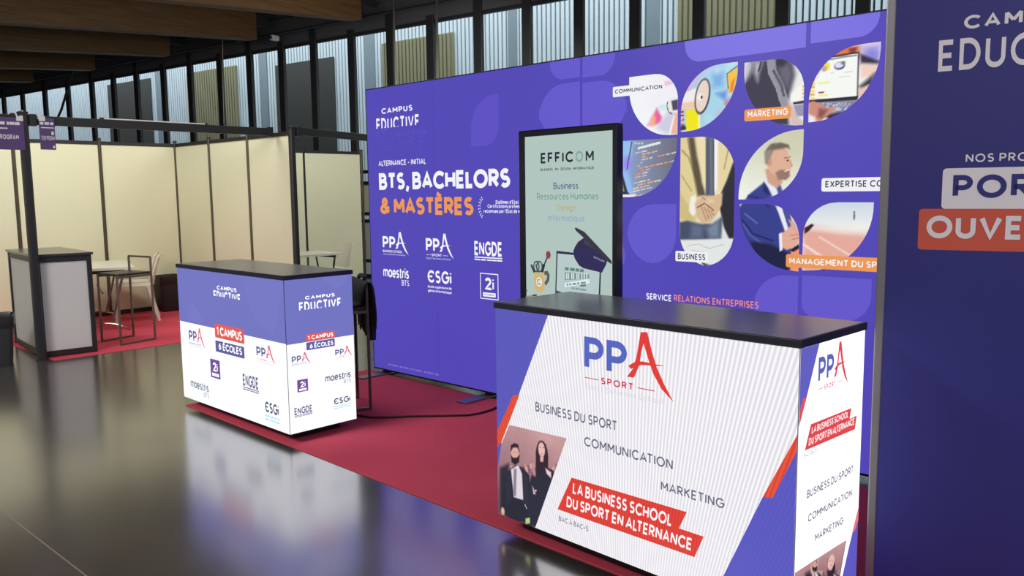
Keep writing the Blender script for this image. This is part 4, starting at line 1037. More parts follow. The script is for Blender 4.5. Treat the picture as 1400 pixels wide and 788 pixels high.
t4.poly([(1132, 80.5), (1172, 74), (1172, 76.5), (1130, 83)], (140, 148, 156), .001)
for y in range(100, 136, 5): t4.line([(1108, y), (1114, y - .6)], .014, (246, 222, 70) if y % 2 else (240, 176, 90))
t4.ell((1130, 91), 5, 6, (246, 226, 60), .1).ell((1127, 94), 4, 4, (200, 170, 150), .15).ell((1148, 90), 7.5, 5.5, (80, 82, 130), .1).ell((1147.5, 89), 6, 4, (222, 224, 244), .1).ell((1153, 86), 3, 2.4, (120, 120, 130), .3)
t4.line([(1118, 114), (1134, 112.6)], .012, (240, 240, 150)).line([(1119, 127), (1128, 125.6)], .007, (150, 80, 60)).line([(1119, 131), (1132, 129.5)], .010, (240, 240, 150)).line([(1136, 100), (1166, 98)], .002, (200, 202, 206)).line([(1136, 106), (1166, 104)], .002, (214, 216, 220))
t4.poly([(1106, 137), (1174, 131), (1172, 137), (1106, 141.5)], (46, 42, 56), .002).poly([(1108, 142), (1172, 137), (1160, 156), (1120, 162)], (128, 128, 156), .004)
for k in range(60):
    x = rng.uniform(1124, 1168); t4.ell((x, rng.uniform(141, 154)), 1.3, 1.1, (206, 208, 222), .4, .8)
t4.poly([(1130, 158), (1156, 152), (1150, 162), (1132, 166)], (52, 46, 60), .006)
t4.poly([(1106, 140), (1112, 138), (1122, 142), (1132, 148), (1138, 146), (1143, 150), (1134, 156), (1122, 166), (1118, 171), (1105, 171)], (206, 140, 124), .006).poly([(1120, 148), (1132, 150), (1124, 162), (1118, 160)], (120, 72, 70), .01, .8)
t4.poly([(1105, 156), (1114, 160), (1118, 171), (1105, 171)], (238, 232, 236), .008).poly([(1140, 160), (1150, 156), (1140, 166), (1128, 169)], (238, 190, 160), .006)
t4.build('photo_print', fabric, 2)['label'] = 'photo of a laptop with charts and typing hands'
# screens of code
t5 = tile(LP, R0, ((828, 194), (926, 188.8), (925, 264), (826, 274.5)), (0, 0, .95, .2), CELL, (104, 106, 124))
t5.grad((850, 230), (925, 220), (150, 180, 226), (112, 110, 126), .8)
t5.poly([(828, 190), (866, 192), (860, 240), (870, 274), (828, 276)], (148, 190, 240), .02).poly([(828, 190), (846, 192), (850, 240), (828, 250)], (120, 170, 220), .02).ell((858, 224), 7, 10, (150, 130, 236), .5, .8)
t5.line([(864, 194), (857, 232)], .008, (60, 70, 90))
t5.poly([(848, 226), (858, 262), (863, 268), (848, 268)], (44, 50, 58), .004).poly([(848, 236), (854, 262), (848, 262)], (150, 160, 110), .004)
t5.poly([(846, 266), (870, 266), (866, 275), (828, 276)], (236, 240, 248), .004)
for k in range(21):
    y = 196 + k * 3.7; x = 883 - k * .9 + rng.uniform(-6, 4) - (0 if k > 3 else 10)
    while x < 924 and k > 2:
        L_ = rng.uniform(3, 10); c = rng.choice([(240, 176, 120), (226, 190, 170), (236, 214, 190), (222, 150, 96), (190, 196, 220)])
        if rng.random() < .8: t5.line([(x, y - (x - 880) * .22), (x + L_, y - (x + L_ - 880) * .22)], .007, c)
        x += L_ + 1.6
        if rng.random() < .22: break
for x in (869, 873.5, 878): t5.ell((x, 196), 1.5, 1.5, (200, 220, 190), .2)
t5.line([(872, 203), (903, 195)], .014, (226, 232, 226))
t5.build('photo_print', fabric, 2)['label'] = 'photo of a screen full of code'
# handshake
t6 = tile(LP, R0, ((930, 188.5), (1005, 184.5), (1003, 362), (929.5, 365)), (0, .6, .55, .55), CELL, (238, 234, 226))
t6.grad((930, 200), (1005, 200), (226, 214, 170), (236, 226, 200), .9)
t6.poly([(929, 186), (972, 184), (968, 230), (956, 270), (952, 304), (929, 302)], (222, 206, 150), .01).poly([(929, 262), (946, 288), (951, 302), (938, 304), (929, 297)], (206, 188, 130), .01)
t6.line([(932, 205), (942, 216), (952, 246)], .012, (176, 156, 104)).line([(940, 190), (947, 224)], .010, (180, 160, 110)).line([(932, 240), (946, 262)], .01, (186, 168, 116))
t6.poly([(941, 188), (949, 187), (953, 214), (962, 250), (966, 268), (954, 268), (947, 232)], (92, 82, 66), .01).poly([(952, 186), (965, 185), (966, 268), (960, 250)], (236, 220, 176), .01)
t6.poly([(965, 185), (977, 185), (977, 268), (965, 268)], (86, 92, 108), .004).poly([(970, 186), (974, 186), (975, 266), (971, 266)], (108, 114, 130), .006).poly([(977, 186), (982, 186), (980, 258), (977, 262)], (246, 244, 240), .004)
t6.poly([(982, 187), (1006, 196), (1003, 235), (990, 258), (982, 262)], (228, 212, 164), .01).line([(996, 204), (990, 232)], .01, (186, 166, 116))
t6.poly([(1004, 218), (1007, 218), (1006, 340), (1001, 336), (990, 312), (984, 284), (986, 264), (994, 246)], (48, 46, 56), .006).poly([(982, 296), (992, 318), (1002, 340), (990, 340)], (222, 224, 226), .006)
t6.poly([(929, 304), (940, 302), (956, 306), (974, 306), (988, 296), (986, 328), (929, 328)], (70, 80, 104), .008).poly([(946, 306), (962, 308), (960, 326), (944, 326)], (110, 122, 150), .02, .7).poly([(966, 312), (984, 298), (984, 326), (970, 326)], (150, 170, 190), .02, .6)
t6.poly([(944, 270), (951, 266), (954, 290), (947, 296), (942, 288)], (240, 236, 226), .005)
t6.poly([(950, 278), (960, 268), (974, 268), (988, 264), (987, 280), (980, 294), (972, 304), (960, 306), (952, 296)], (216, 184, 148), .006)
for k in range(4): t6.line([(958 + k * 4.5, 280 + k * 2.6), (966 + k * 3.5, 302 - k * 2.4)], .006, (150, 112, 84), .8)
t6.line([(953, 284), (964, 278), (976, 288)], .008, (136, 98, 74)).line([(960, 270), (974, 280)], .006, (160, 120, 92)).ell((970, 276), 6, 4, (236, 208, 174), .4, .7)
t6.poly([(929, 329), (1005, 326), (1004, 366), (929, 366)], (226, 230, 228), .006).line([(940, 336), (956, 334), (970, 340), (990, 334)], .004, (176, 186, 190)).line([(946, 342), (966, 346)], .004, (190, 198, 200)).poly([(958, 358), (970, 362), (964, 366)], (90, 86, 88), .004)
t6.build('photo_print', fabric, 2)['label'] = 'photo of two people in jackets shaking hands'
# smiling man, upper and lower leaf
def suit(p):
    p.poly([(1010, 285), (1024, 266), (1044, 250), (1052, 246), (1068, 262), (1078, 300), (1084, 372), (1060, 374), (1030, 350), (1012, 315)], (58, 66, 140), .006)
    p.poly([(1044, 246), (1054, 242), (1066, 266), (1072, 280), (1076, 300), (1084, 330), (1078, 330), (1064, 290), (1050, 260)], (232, 234, 244), .004)
    p.poly([(1061, 254), (1067, 252), (1074, 272), (1082, 300), (1088, 326), (1083, 328), (1074, 300), (1066, 274)], (72, 84, 150), .003)
    p.poly([(1044, 248), (1050, 256), (1058, 272), (1062, 284), (1054, 268), (1044, 262)], (38, 44, 104), .004)
    p.line([(1022, 268), (1036, 270), (1052, 284)], .012, (44, 52, 120)).line([(1014, 300), (1030, 320), (1058, 330)], .012, (40, 46, 108)).line([(1018, 292), (1036, 306)], .010, (92, 102, 172)).line([(1016, 306), (1026, 322), (1046, 336)], .010, (84, 94, 166))
    p.poly([(1026, 330), (1054, 334), (1078, 346), (1082, 372), (1056, 374), (1034, 356)], (34, 36, 70), .01)
t7 = tile(LP, R0, ((1011, 183), (1098.1, 176), (1097.5, 272), (1010.3, 273.5)), (.95, 0, .7, 0), CELL, (226, 226, 204))
t7.grad((1060, 180), (1040, 270), (200, 200, 170), (240, 242, 232), .9).poly([(1060, 178), (1099, 176), (1098, 214), (1072, 222)], (206, 206, 178), .04, .7)
suit(t7)
t7.poly([(1046, 232), (1064, 226), (1070, 250), (1062, 258), (1050, 250)], (206, 160, 136), .006)
t7.poly([(1048, 208), (1052, 198), (1066, 196), (1076, 204), (1080, 216), (1084, 226), (1081, 230), (1080, 240), (1074, 246), (1064, 244), (1054, 236), (1048, 226)], (222, 176, 150), .004)
t7.poly([(1060, 236), (1068, 232), (1079, 234), (1080, 241), (1075, 246), (1064, 246)], (150, 118, 104), .006).line([(1073, 234.4), (1079.6, 232)], .0045, (246, 238, 230)).line([(1072, 236.4), (1079.6, 233.8)], .002, (170, 96, 86))
t7.poly([(1046, 224), (1045, 208), (1052, 198), (1060, 195), (1058, 206), (1054, 214), (1053, 226)], (150, 138, 128), .006)
t7.poly([(1048, 206), (1056, 200), (1062, 196), (1068, 197), (1080, 204), (1078, 198), (1070, 196), (1056, 197)], (96, 82, 72), .006).poly([(1050, 204), (1058, 198), (1067, 195), (1077, 200), (1072, 203), (1058, 205)], (112, 98, 86), .008)
t7.line([(1072, 216), (1081, 215)], .004, (80, 60, 52)).ell((1077, 219.5), 1.5, 1.2, (60, 44, 44), .3).ell((1053, 222), 2.6, 5, (206, 150, 130), .25).line([(1080, 220), (1083.5, 227), (1080, 228.5)], .003, (180, 126, 106))
t7.build('photo_print', fabric, 2)['label'] = 'photo of a smiling man in a blue suit'
t8 = tile(LP, R0, ((1010.6, 278.2), (1094, 280), (1092, 370.8), (1011, 367)), (0, .55, 0, .95), CELL, (214, 216, 214))
t8.grad((1050, 290), (1090, 360), (220, 224, 224), (226, 170, 156), .8)
suit(t8)
def hands(p):
    p.poly([(1066, 320), (1074, 316), (1082, 308), (1088, 310), (1096, 316), (1104, 318), (1102, 324), (1092, 328), (1086, 338), (1076, 342), (1068, 338)], (226, 172, 150), .005)
    p.line([(1080, 322), (1098, 320)], .004, (170, 110, 96)).line([(1082, 328), (1094, 325)], .004, (170, 110, 96)).poly([(1065, 320), (1069, 318), (1070, 342), (1066, 344)], (236, 236, 244), .003)
    p.poly([(1100, 312), (1110, 306), (1113, 308), (1106, 316), (1100, 320)], (52, 34, 48), .003).poly([(1080, 342), (1092, 334), (1093, 340), (1086, 346)], (34, 30, 44), .003).poly([(1078, 300), (1086, 304), (1092, 322), (1084, 314)], (214, 168, 160), .005)
hands(t8)
t8.poly([(1082, 346), (1093, 340), (1093, 371), (1080, 371)], (238, 150, 120), .004)
t8.build('photo_print', fabric, 2)['label'] = 'photo of the suited man holding a phone'
t9 = tile(LP, R0, ((1098.5, 277.5), (1194, 276), (1192, 374), (1097.3, 371)), (.5, 0, .95, 0), CELL, (222, 228, 234))
t9.grad((1150, 280), (1150, 312), (206, 216, 230), (236, 238, 236), 1)
t9.poly([(1096, 310), (1120, 312), (1150, 316), (1190, 320), (1200, 340), (1180, 380), (1096, 380)], (228, 170, 156), .03).poly([(1110, 312), (1196, 308), (1196, 318), (1150, 317)], (240, 236, 232), .02, .8)
t9.line([(1098, 334), (1122, 350), (1150, 366)], .014, (242, 214, 204)).line([(1120, 324), (1160, 348), (1190, 360)], .010, (240, 206, 196)).line([(1100, 352), (1130, 374)], .016, (244, 220, 210))
t9.ell((1168, 296), 1.3, 5, (92, 96, 110), .3).ell((1168, 290), 1.2, 1.4, (92, 96, 110), .3)
hands(t9)
t9.build('photo_print', fabric, 2)['label'] = 'photo of a running track'
caption(((837.8, 119.3), (909, 111), (908.5, 125), (838.5, 133.9)), 'COMMUNICATION', (841, 128.6), (905.8, 121), (841, 123), led((240, 240, 244)), DTX, .008, 'white tag reading COMMUNICATION')
caption(((1018, 150.5), (1082.5, 144.5), (1081, 161), (1018, 167)), 'MARKETING', (1022.5, 162), (1077, 156.5), (1022.5, 152.8), ORA, WH, .012, 'orange tag reading MARKETING')
caption(((923.8, 342.8), (968.5, 345.5), (967.5, 359), (923.8, 357.5)), 'BUSINESS', (927, 354.5), (964.5, 356.2), (927, 346.2), led((240, 240, 244)), DTX, .008, 'white tag reading BUSINESS')
caption(((1123.4, 245), (1250, 240), (1250, 261), (1123.4, 262)), 'EXPERTISE CONSEIL', (1128.5, 257), (1240, 254.5), (1128.5, 248), led((240, 240, 244)), DTX, .012, 'white tag reading EXPERTISE CO')
caption(((1075, 349.5), (1236, 352), (1236, 374), (1074.5, 365.5)), 'MANAGEMENT DU SPORT', (1079.2, 361), (1226, 368), (1079.2, 352.6), ORA, WH, .012, 'orange tag reading MANAGEMENT DU SPO')

# ------------------------------------------------------------------ the two LED counters
LAM = mat('anthracite_laminate', (88, 89, 102), .25, ior=2.2); EDGE = mat('black_edge', (36, 36, 50), .4)
def counter(label, C, yaw, a, b, zb, zt=1.06):
    """C: near corner; long face runs to -x (away), short face to +y of the local frame"""
    A = np.array([math.cos(yaw), math.sin(yaw), 0]); B = np.array([math.cos(yaw - PI / 2), math.sin(yaw - PI / 2), 0])
    r = thing('led_counter', label, 'counter', (C[0], C[1], 0))
    M4 = Matrix(((A[0], B[0], 0, 0), (A[1], B[1], 0, 0), (0, 0, 1, 0), (0, 0, 0, 1)))
    m = MB(); m.box(-.006, a + .006, -.006, b + .006, zt - .028, zt, EDGE, .003, M4); m.box(.002, a - .002, .002, b - .002, zt - .001, zt + .0008, LAM, 0, M4); m.build('worktop', r)
    m = MB(); m.box(.004, a - .004, .004, b - .004, zb, zt - .028, BLK, 0, M4); m.build('cabinet', r)
    m = MB(); m.box(.09, a - .09, .07, b - .07, .008, zb, BLK, .004, M4)
    for x in (.16, a - .16):
        for y in (.12, b - .12): m.tube([tuple(M4 @ Vector((x, y, 0.005))), tuple(M4 @ Vector((x, y, .02)))], .03, BLK, 12)
    m.build('plinth', r)
    O1 = np.array([C[0], C[1], 0]) + A * a
    F = Panel(O1, -A, -B); s_ = Panel(np.array([C[0], C[1], 0]), B, -A)
    return r, F, s_, O1
H0 = 1.032
# --- far counter -----------------------------------------------------
C1 = np.array([-1.3897, 5.0052, 0]); A1, B1, Z1 = 1.483, .4985, .0672
lc, F1, S1, _ = counter('white and blue LED counter carrying six school logos, farther from the camera', C1, 2.3711, A1, B1, Z1)
WL = led((240, 241, 248), 1.15); BLU = led((114, 117, 193)); HAT = led((132, 134, 206)); SRED = led((230, 92, 82)); SPUR = led((98, 94, 160)); GTX = led((100, 102, 132)); RTX = led((226, 110, 122)); CYA = led((120, 200, 222)); PBL = led((104, 104, 150)); LGR = led((150, 160, 170)); WT = led((246, 246, 250), 1.3); VIOB = led((116, 82, 158))
def lcface(pan, w, bl, br, name):
    g = GB(pan, C1); v1 = pan.uv(bl)[1]; v2 = pan.uv(br)[1]
    g.puv([(.002, Z1), (w - .002, Z1), (w - .002, v2), (.002, v1)], WL, 1); g.puv([(.002, v1), (w - .002, v2), (w - .002, H0 - .001), (.002, H0 - .001)], BLU, 1)
    return g
vb = (F1.uv((246.5, 438.3))[1] + F1.uv((391.7, 471.4))[1]) / 2
bl = lambda pan, v, u: None
g = GB(F1, C1); g.puv([(.002, Z1), (A1 - .002, Z1), (A1 - .002, vb), (.002, vb)], WL, 1); g.puv([(.002, vb), (A1 - .002, vb), (A1 - .002, H0 - .001), (.002, H0 - .001)], BLU, 1)
for k in range(26):                                       # fine slanted hatching in the corner of the blue band
    u = .95 + k * .021; L_ = min(A1 - .004 - u, .30 + .006 * k, .46)
    if L_ > .02:
        q0 = (u, H0 - .003); q1_ = (min(u + L_ * .62, A1 - .004), H0 - .003 - min(L_, (A1 - .004 - u) / .62)); d = .0032
        g.puv([q0, (q0[0] + d, q0[1]), (min(q1_[0] + d, A1 - .003), q1_[1]), q1_], HAT, 2)
for k in range(12):
    u = .12 + k * .018; q0 = (u, vb + .16 - abs(k - 5) * .012); q1_ = (u + .06, vb + .02); g.puv([q0, (q0[0] + .003, q0[1]), (q1_[0] + .003, q1_[1]), q1_], HAT, 2)
s1 = g.build('front_screen', lc)
P1 = lambda nm, fn: part(nm, F1, C1, s1, fn)
P1('campus_logo', lambda g: campus(g, (296.9, 396.2), (323.5, 400), (296.9, 390.6), (292.7, 410.5), (329, 415), (292.7, 397.8), WT, .42))
P1('slogan_tag', lambda g: (g.rbox(((293.3, 442), (334.4, 451.2), (333.8, 470.8), (294.7, 461)), SRED, 3, .008), g.text('1 CAMPUS', (297, 458.2), (331.5, 466.6), (297, 446.4), WT, 4, .2, .14)))['label'] = 'red tag reading 1 CAMPUS'
P1('slogan_tag', lambda g: (g.rbox(((294.7, 465.2), (334.6, 475), (334.4, 493.1), (295.3, 478.3)), SPUR, 3, .008), g.text('6 ÉCOLES', (299.5, 477.4), (331.5, 486.8), (299.5, 468), WT, 4, .2, .14)))['label'] = 'violet tag reading 6 ÉCOLES'
P1('school_logo', lambda g: ppa(g, (258.9, 465.6), (269.8, 468), (258.9, 451.4), PBL, RTX, LGR, 'biz'))
P1('school_logo', lambda g: ppa(g, (351.1, 487), (364, 490.4), (351.1, 473.6), PBL, RTX, RTX, 'sport', grey=LGR))
P1('school_logo', lambda g: twoi(g, ((287.7, 490.3), (300.8, 493.7), (301.4, 518.8), (288.5, 516)), WT, VIOB, VIOB))
P1('school_logo', lambda g: engde(g, (332.7, 527.5), (353.8, 533), (332.7, 511.5), GTX))
P1('school_logo', lambda g: maestris(g, (261.3, 529.5), (285.8, 537), (261.3, 517.5), led((120, 142, 148)), LGR))
P1('school_logo', lambda g: esgi(g, (363, 563.5), (381.8, 569), (363, 549), led((80, 88, 110)), CYA))
# short side
g = GB(S1, C1); v2 = (S1.uv((394, 471.4))[1] + S1.uv((484, 458.2))[1]) / 2
g.puv([(.002, Z1), (B1 - .002, Z1), (B1 - .002, v2), (.002, v2)], WL, 1); g.puv([(.002, v2), (B1 - .002, v2), (B1 - .002, H0 - .001), (.002, H0 - .001)], BLU, 1)
for k in range(14):
    u = .27 + k * .014; q0 = (u, H0 - .003); h_ = .075 * math.sin(PI * (k + .5) / 14); g.puv([q0, (u + .003, H0 - .003), (u + .003 + h_ * .4, H0 - .003 - h_), (u + h_ * .4, H0 - .003 - h_)], HAT, 2)
s2 = g.build('side_screen', lc)
P2 = lambda nm, fn: part(nm, S1, C1, s2, fn)
P2('campus_logo', lambda g: campus(g, (417, 409.3), (457.5, 405.9), (417, 404.6), (409, 426.5), (466.3, 421), (409, 412.8), WT, .2))
P2('slogan_tag', lambda g: (g.rbox(((418.3, 457.3), (457.5, 452.5), (457.5, 462.1), (418.3, 466.6)), SRED, 3, .006), g.text('1 CAMPUS', (420.5, 464.6), (455.4, 460.4), (420.5, 458.8), WT, 4, .2, .14)))['label'] = 'red tag reading 1 CAMPUS'
P2('slogan_tag', lambda g: (g.rbox(((418.6, 468), (457.5, 463.4), (457.5, 474), (418.6, 478.6)), SPUR, 3, .006), g.text('6 ÉCOLES', (423.5, 476.2), (455.4, 472), (423.5, 470), WT, 4, .2, .14)))['label'] = 'violet tag reading 6 ÉCOLES'
P2('school_logo', lambda g: ppa(g, (398.9, 497.3), (412.2, 496), (398.9, 488), PBL, RTX, LGR, 'biz'))
P2('school_logo', lambda g: ppa(g, (458.3, 487.1), (470.3, 485.6), (458.3, 478.6), PBL, RTX, RTX, 'sport', grey=LGR))
P2('school_logo', lambda g: twoi(g, ((406.3, 520), (421, 517.8), (421, 534.6), (406.3, 536.7)), WT, VIOB, VIOB))
P2('school_logo', lambda g: maestris(g, (444.6, 522), (479.5, 517), (444.6, 511.5), led((112, 112, 140)), LGR))
P2('school_logo', lambda g: engde(g, (402.6, 567), (427, 564), (402.6, 557.2), GTX))
P2('school_logo', lambda g: esgi(g, (456.6, 553), (479, 549.5), (456.6, 544.5), led((80, 88, 110)), CYA))

# --- near counter ----------------------------------------------------
C2 = np.array([.9329, 2.6411, 0]); A2, B2, Z2 = 1.45, .4977, .073
pc, F2, S2, _ = counter('LED counter nearest the camera showing a red and blue sport school advert', C2, 2.3406, A2, B2, Z2)
FAN = (.74, -1.35, 800.0); FANS = (.25, -3.2, 1500.0)  # moiré stripe fans painted into the screens' brightness
def L2(rgb, s=1.0, a=.10): return led(rgb, s, FAN, a)
def L3(rgb, s=1.0, a=.05): return led(rgb, s, FANS, a)
def clip_uv(poly, u0, u1, v0, v1):
    for ax, val, sg in ((0, u0, 1), (0, u1, -1), (1, v0, 1), (1, v1, -1)):
        out = []
        for i in range(len(poly)):
            a = np.array(poly[i], float); b = np.array(poly[(i + 1) % len(poly)], float); fa = (a[ax] - val) * sg; fb = (b[ax] - val) * sg
            if fa >= 0: out.append(a)
            if fa * fb < 0: out.append(a + (b - a) * fa / (fa - fb))
        poly = out
        if not poly: return []
    return poly
def cpoly(g, px, m_, layer, w, z0): 
    q = clip_uv([g.p.uv(p) for p in px], .002, w - .002, z0, H0 - .001)
    if len(q) >= 3: g.puv(q, m_, layer)
g = GB(F2, C2); g.puv([(.002, Z2), (A2 - .002, Z2), (A2 - .002, H0 - .001), (.002, H0 - .001)], L2((240, 238, 243), 1.12, .13), 1)
cpoly(g, [(660, 405), (752, 424), (686, 604), (684, 640), (660, 640)], L2((92, 90, 190), 1, .05), 2, A2, Z2)
cpoly(g, [(702, 540.3), (710.5, 540.3), (686, 604.5), (680, 612), (680, 590)], L2((240, 84, 58), 1, .14), 3, A2, Z2)
cpoly(g, [(1095, 584), (1087.7, 599.4), (1043, 679.7), (989, 788), (960, 845), (1150, 845)], L2((92, 90, 196), 1, .05), 2, A2, Z2)
cpoly(g, [(1087.7, 599.4), (1092, 592), (1092, 613), (1056.7, 680.9), (1043, 679.7)], L2((240, 84, 58), 1, .14), 3, A2, Z2)
f2 = g.build('front_screen', pc)
P3 = lambda nm, fn: part(nm, F2, C2, f2, fn)
PB = L2((88, 104, 196), 1, .06); PR = L2((232, 62, 58), 1, .08); DG = L2((110, 108, 130), 1, .08)
P3('school_logo', lambda g: ppa(g, (799.3, 505.5), (858.4, 516.8), (799, 459.8), PB, PR, L2((214, 50, 84), 1, .06), 'sport', 4, L2((206, 204, 210), 1.1, .05)))
for body, a, b, c in (('BUSINESS DU SPORT', (732.7, 564), (844, 588.1), (732.7, 551.2)), ('COMMUNICATION', (799.2, 610.8), (920.3, 641.3), (799.2, 598)), ('MARKETING', (904, 670.8), (990.2, 695.5), (904, 658))):
    P3('course_lettering', lambda g: g.text(body, a, b, c, DG, 4, .165, .15))
def alt(g, mred, mw, mg, box, t1_, t2_, t3_, lay=4):
    g.poly(box, mred, lay)
    for body, (a, b, c), mm, it in (('LA BUSINESS SCHOOL', t1_, mw, .12), ('DU SPORT EN ALTERNANCE', t2_, mw, .12)): g.text(body, a, b, c, mm, lay + 1, .2, .12, it, .26)
    g.text('BAC A BAC+5'.replace(' A ', ' À '), t3_[0], t3_[1], t3_[2], mg, lay, .15, .14)
P3('slogan_banner', lambda g: alt(g, L2((234, 66, 54), 1, .12), L2((250, 240, 244), 1.1, .05), DG,
   [(781.9, 653.1), (939.5, 700.4), (928.7, 722.5), (962.6, 733.9), (949.8, 761.9), (762.7, 696.4)],
   ((783.4, 675.8), (918.8, 719.1), (785, 660.5)), ((775, 695.5), (945.9, 750.6), (776.5, 680.9)), ((764.7, 713.2), (804.6, 726), (764.7, 706.3))))['label'] = 'red two-step slogan box with white lettering'
def couple(p, dx=0.0, dy=0.0, sc=1.0, o=(697, 581), sh=0.0):
    f = lambda pts: [(o[0] + dx + (x - 697) * sc, o[1] + dy + (y - 581) * abs(sc) + (x - 697) * sc * sh) for x, y in pts]
    e = lambda c: f([c])[0]
    p.grad(e((720, 588)), e((712, 700)), (196, 150, 152), (120, 84, 96), 1).noise(30, .05, 5)
    for k in range(46): p.line(f([(690 + k * 1.9, 640 + rng.uniform(-8, 8)), (690 + k * 1.9 + 1, 648 + rng.uniform(-8, 8))]), .01, rng.choice([(214, 160, 150), (150, 96, 100), (110, 74, 90), (236, 190, 170)]), .7)
    p.poly(f([(684, 640), (696, 634), (700, 700), (684, 700)]), (44, 42, 56), .01)
    # man
    p.poly(f([(686, 700), (690, 652), (700, 640), (708, 636), (716, 640), (724, 650), (726, 678), (724, 716), (700, 712)]), (36, 36, 52), .004)
    p.poly(f([(699, 642), (709, 636), (714, 644), (716, 684), (703, 680)]), (226, 214, 224), .003).poly(f([(703, 641), (707, 641), (706, 680), (702, 676)]), (140, 132, 146), .002)
    p.poly(f([(698, 640), (700, 684), (694, 690), (690, 660)]), (44, 44, 60), .004).poly(f([(710, 638), (716, 652), (716, 690), (724, 690), (722, 652)]), (46, 46, 62), .004)
    p.ell(e((704.5, 621)), 5.2, 11, (224, 170, 158), .12).poly(f([(699, 622), (702, 626), (707, 626), (711, 622), (710, 632), (705, 636), (700, 632)]), (40, 30, 40), .003)
    p.poly(f([(698.5, 618), (699, 609), (704, 606), (709, 608), (711, 618), (708, 612), (702, 612)]), (40, 32, 42), .003).line(f([(701, 619), (704, 618.6)]), .002, (60, 40, 46)).line(f([(706, 618.8), (709.4, 619.4)]), .002, (60, 40, 46))
    p.ell(e((688, 699)), 2.5, 5, (226, 180, 150), .3)
    # woman
    p.poly(f([(733, 652), (734, 612), (738, 603), (744, 604), (749, 616), (750, 640), (758, 644), (757, 664), (750, 690), (742, 720), (722, 720), (722, 672), (727, 650)]), (40, 40, 58), .004)
    p.poly(f([(734, 650), (733, 618), (736, 606), (741, 602.5), (747, 608), (750, 624), (749, 646), (742, 640), (738, 650)]), (50, 32, 44), .003)
    p.ell(e((741, 615)), 4.6, 10, (236, 186, 178), .12).line(f([(738, 612), (740.4, 611.6)]), .002, (70, 44, 50)).line(f([(742.4, 612), (745, 612.6)]), .002, (70, 44, 50)).line(f([(740, 620.6), (743, 621)]), .003, (180, 80, 90)).poly(f([(739, 624), (744, 625), (743, 632), (739, 631)]), (226, 176, 168), .003)
    p.poly(f([(746, 640), (754, 646), (754, 654), (748, 648)]), (236, 206, 204), .003).poly(f([(728, 664), (730, 668), (733, 676), (730, 676)]), (230, 196, 190), .003).ell(e((733, 671)), 1, 1.2, (240, 240, 244), .2).line(f([(718, 690), (721, 696)]), .003, (220, 220, 230))
    p.poly(f([(719, 709), (725, 708), (725, 716), (719, 716)]), (186, 210, 130), .003)
q = clip_uv([F2.uv(p) for p in [(696.8, 581), (775, 599.4), (731.5, 724), (670, 705), (686.3, 606.5)]], .002, A2 - .002, Z2, H0)
p = Print(F2, tuple(C2), q, .0028, (180, 140, 140)); couple(p); p.build('photo_print', f2, 4, 1.0)['label'] = 'photo of a man and a woman in dark suits'
# short side
g = GB(S2, C2); g.puv([(.002, Z2), (B2 - .002, Z2), (B2 - .002, H0 - .001), (.002, H0 - .001)], L3((240, 240, 242), 1.5, .05), 1)
cpoly(g, [(1085, 440), (1121.5, 464), (1104, 537), (1090, 588), (1080, 640)], L3((98, 96, 196), 1, .03), 2, B2, Z2)
cpoly(g, [(1102.9, 541.6), (1097.5, 545), (1085, 590), (1086, 606)], L3((238, 90, 90), 1, .12), 3, B2, Z2)
cpoly(g, [(1190, 640), (1175, 687), (1160.1, 748.6), (1151, 789), (1140, 840), (1200, 840)], L3((98, 92, 198), 1, .05), 2, B2, Z2)
cpoly(g, [(1180, 668), (1174.5, 687), (1164.3, 728.6), (1167.5, 727), (1180, 690)], L3((240, 130, 130), 1, .1), 3, B2, Z2)
f3 = g.build('side_screen', pc)
P4 = lambda nm, fn: part(nm, S2, C2, f3, fn)
PB3 = L3((92, 104, 188)); PR3 = L3((232, 70, 84)); DG3 = L3((118, 118, 138))
P4('school_logo', lambda g: ppa(g, (1117.4, 524.8), (1139, 517.5), (1117.4, 489.5), PB3, PR3, L3((226, 80, 110)), 'sport', 4, L3((208, 208, 214), 1.1)))
P4('slogan_banner', lambda g: alt(g, L3((232, 72, 74)), L3((250, 240, 244), 1.1), DG3,
   [(1107.7, 580.2), (1163.2, 558), (1160.8, 573), (1170.4, 568.2), (1168, 587), (1099.3, 616.4)],
   ((1108.5, 592), (1158.5, 571.8), (1108.7, 582.5)), ((1104.5, 607.8), (1166.5, 582.5), (1104.8, 597.5)), ((1099, 625.5), (1117, 618), (1099, 620))))['label'] = 'red two-step slogan box with white lettering'
for body, a, b, c in (('BUSINESS DU SPORT', (1102.4, 676.7), (1165.5, 651.4), (1102.4, 665.4)), ('COMMUNICATION', (1103.7, 709.2), (1163.5, 683.3), (1103.7, 698.5)), ('MARKETING', (1113.3, 737), (1151.4, 720), (1113.3, 726.5))):
    P4('course_lettering', lambda g: g.text(body, a, b, c, DG3, 4, .19, .12))
q = clip_uv([S2.uv(p) for p in [(1085, 784), (1156.7, 737.8), (1142, 820), (1136, 850), (1085, 880)]], .002, B2 - .002, Z2, H0)
p = Print(S2, tuple(C2), q, .0028, (200, 150, 150)); couple(p, 0, 0, .62, (1108, 748), -.0); p.build('photo_print', f3, 4, 1.0)['label'] = 'photo of a man and a woman in dark suits'

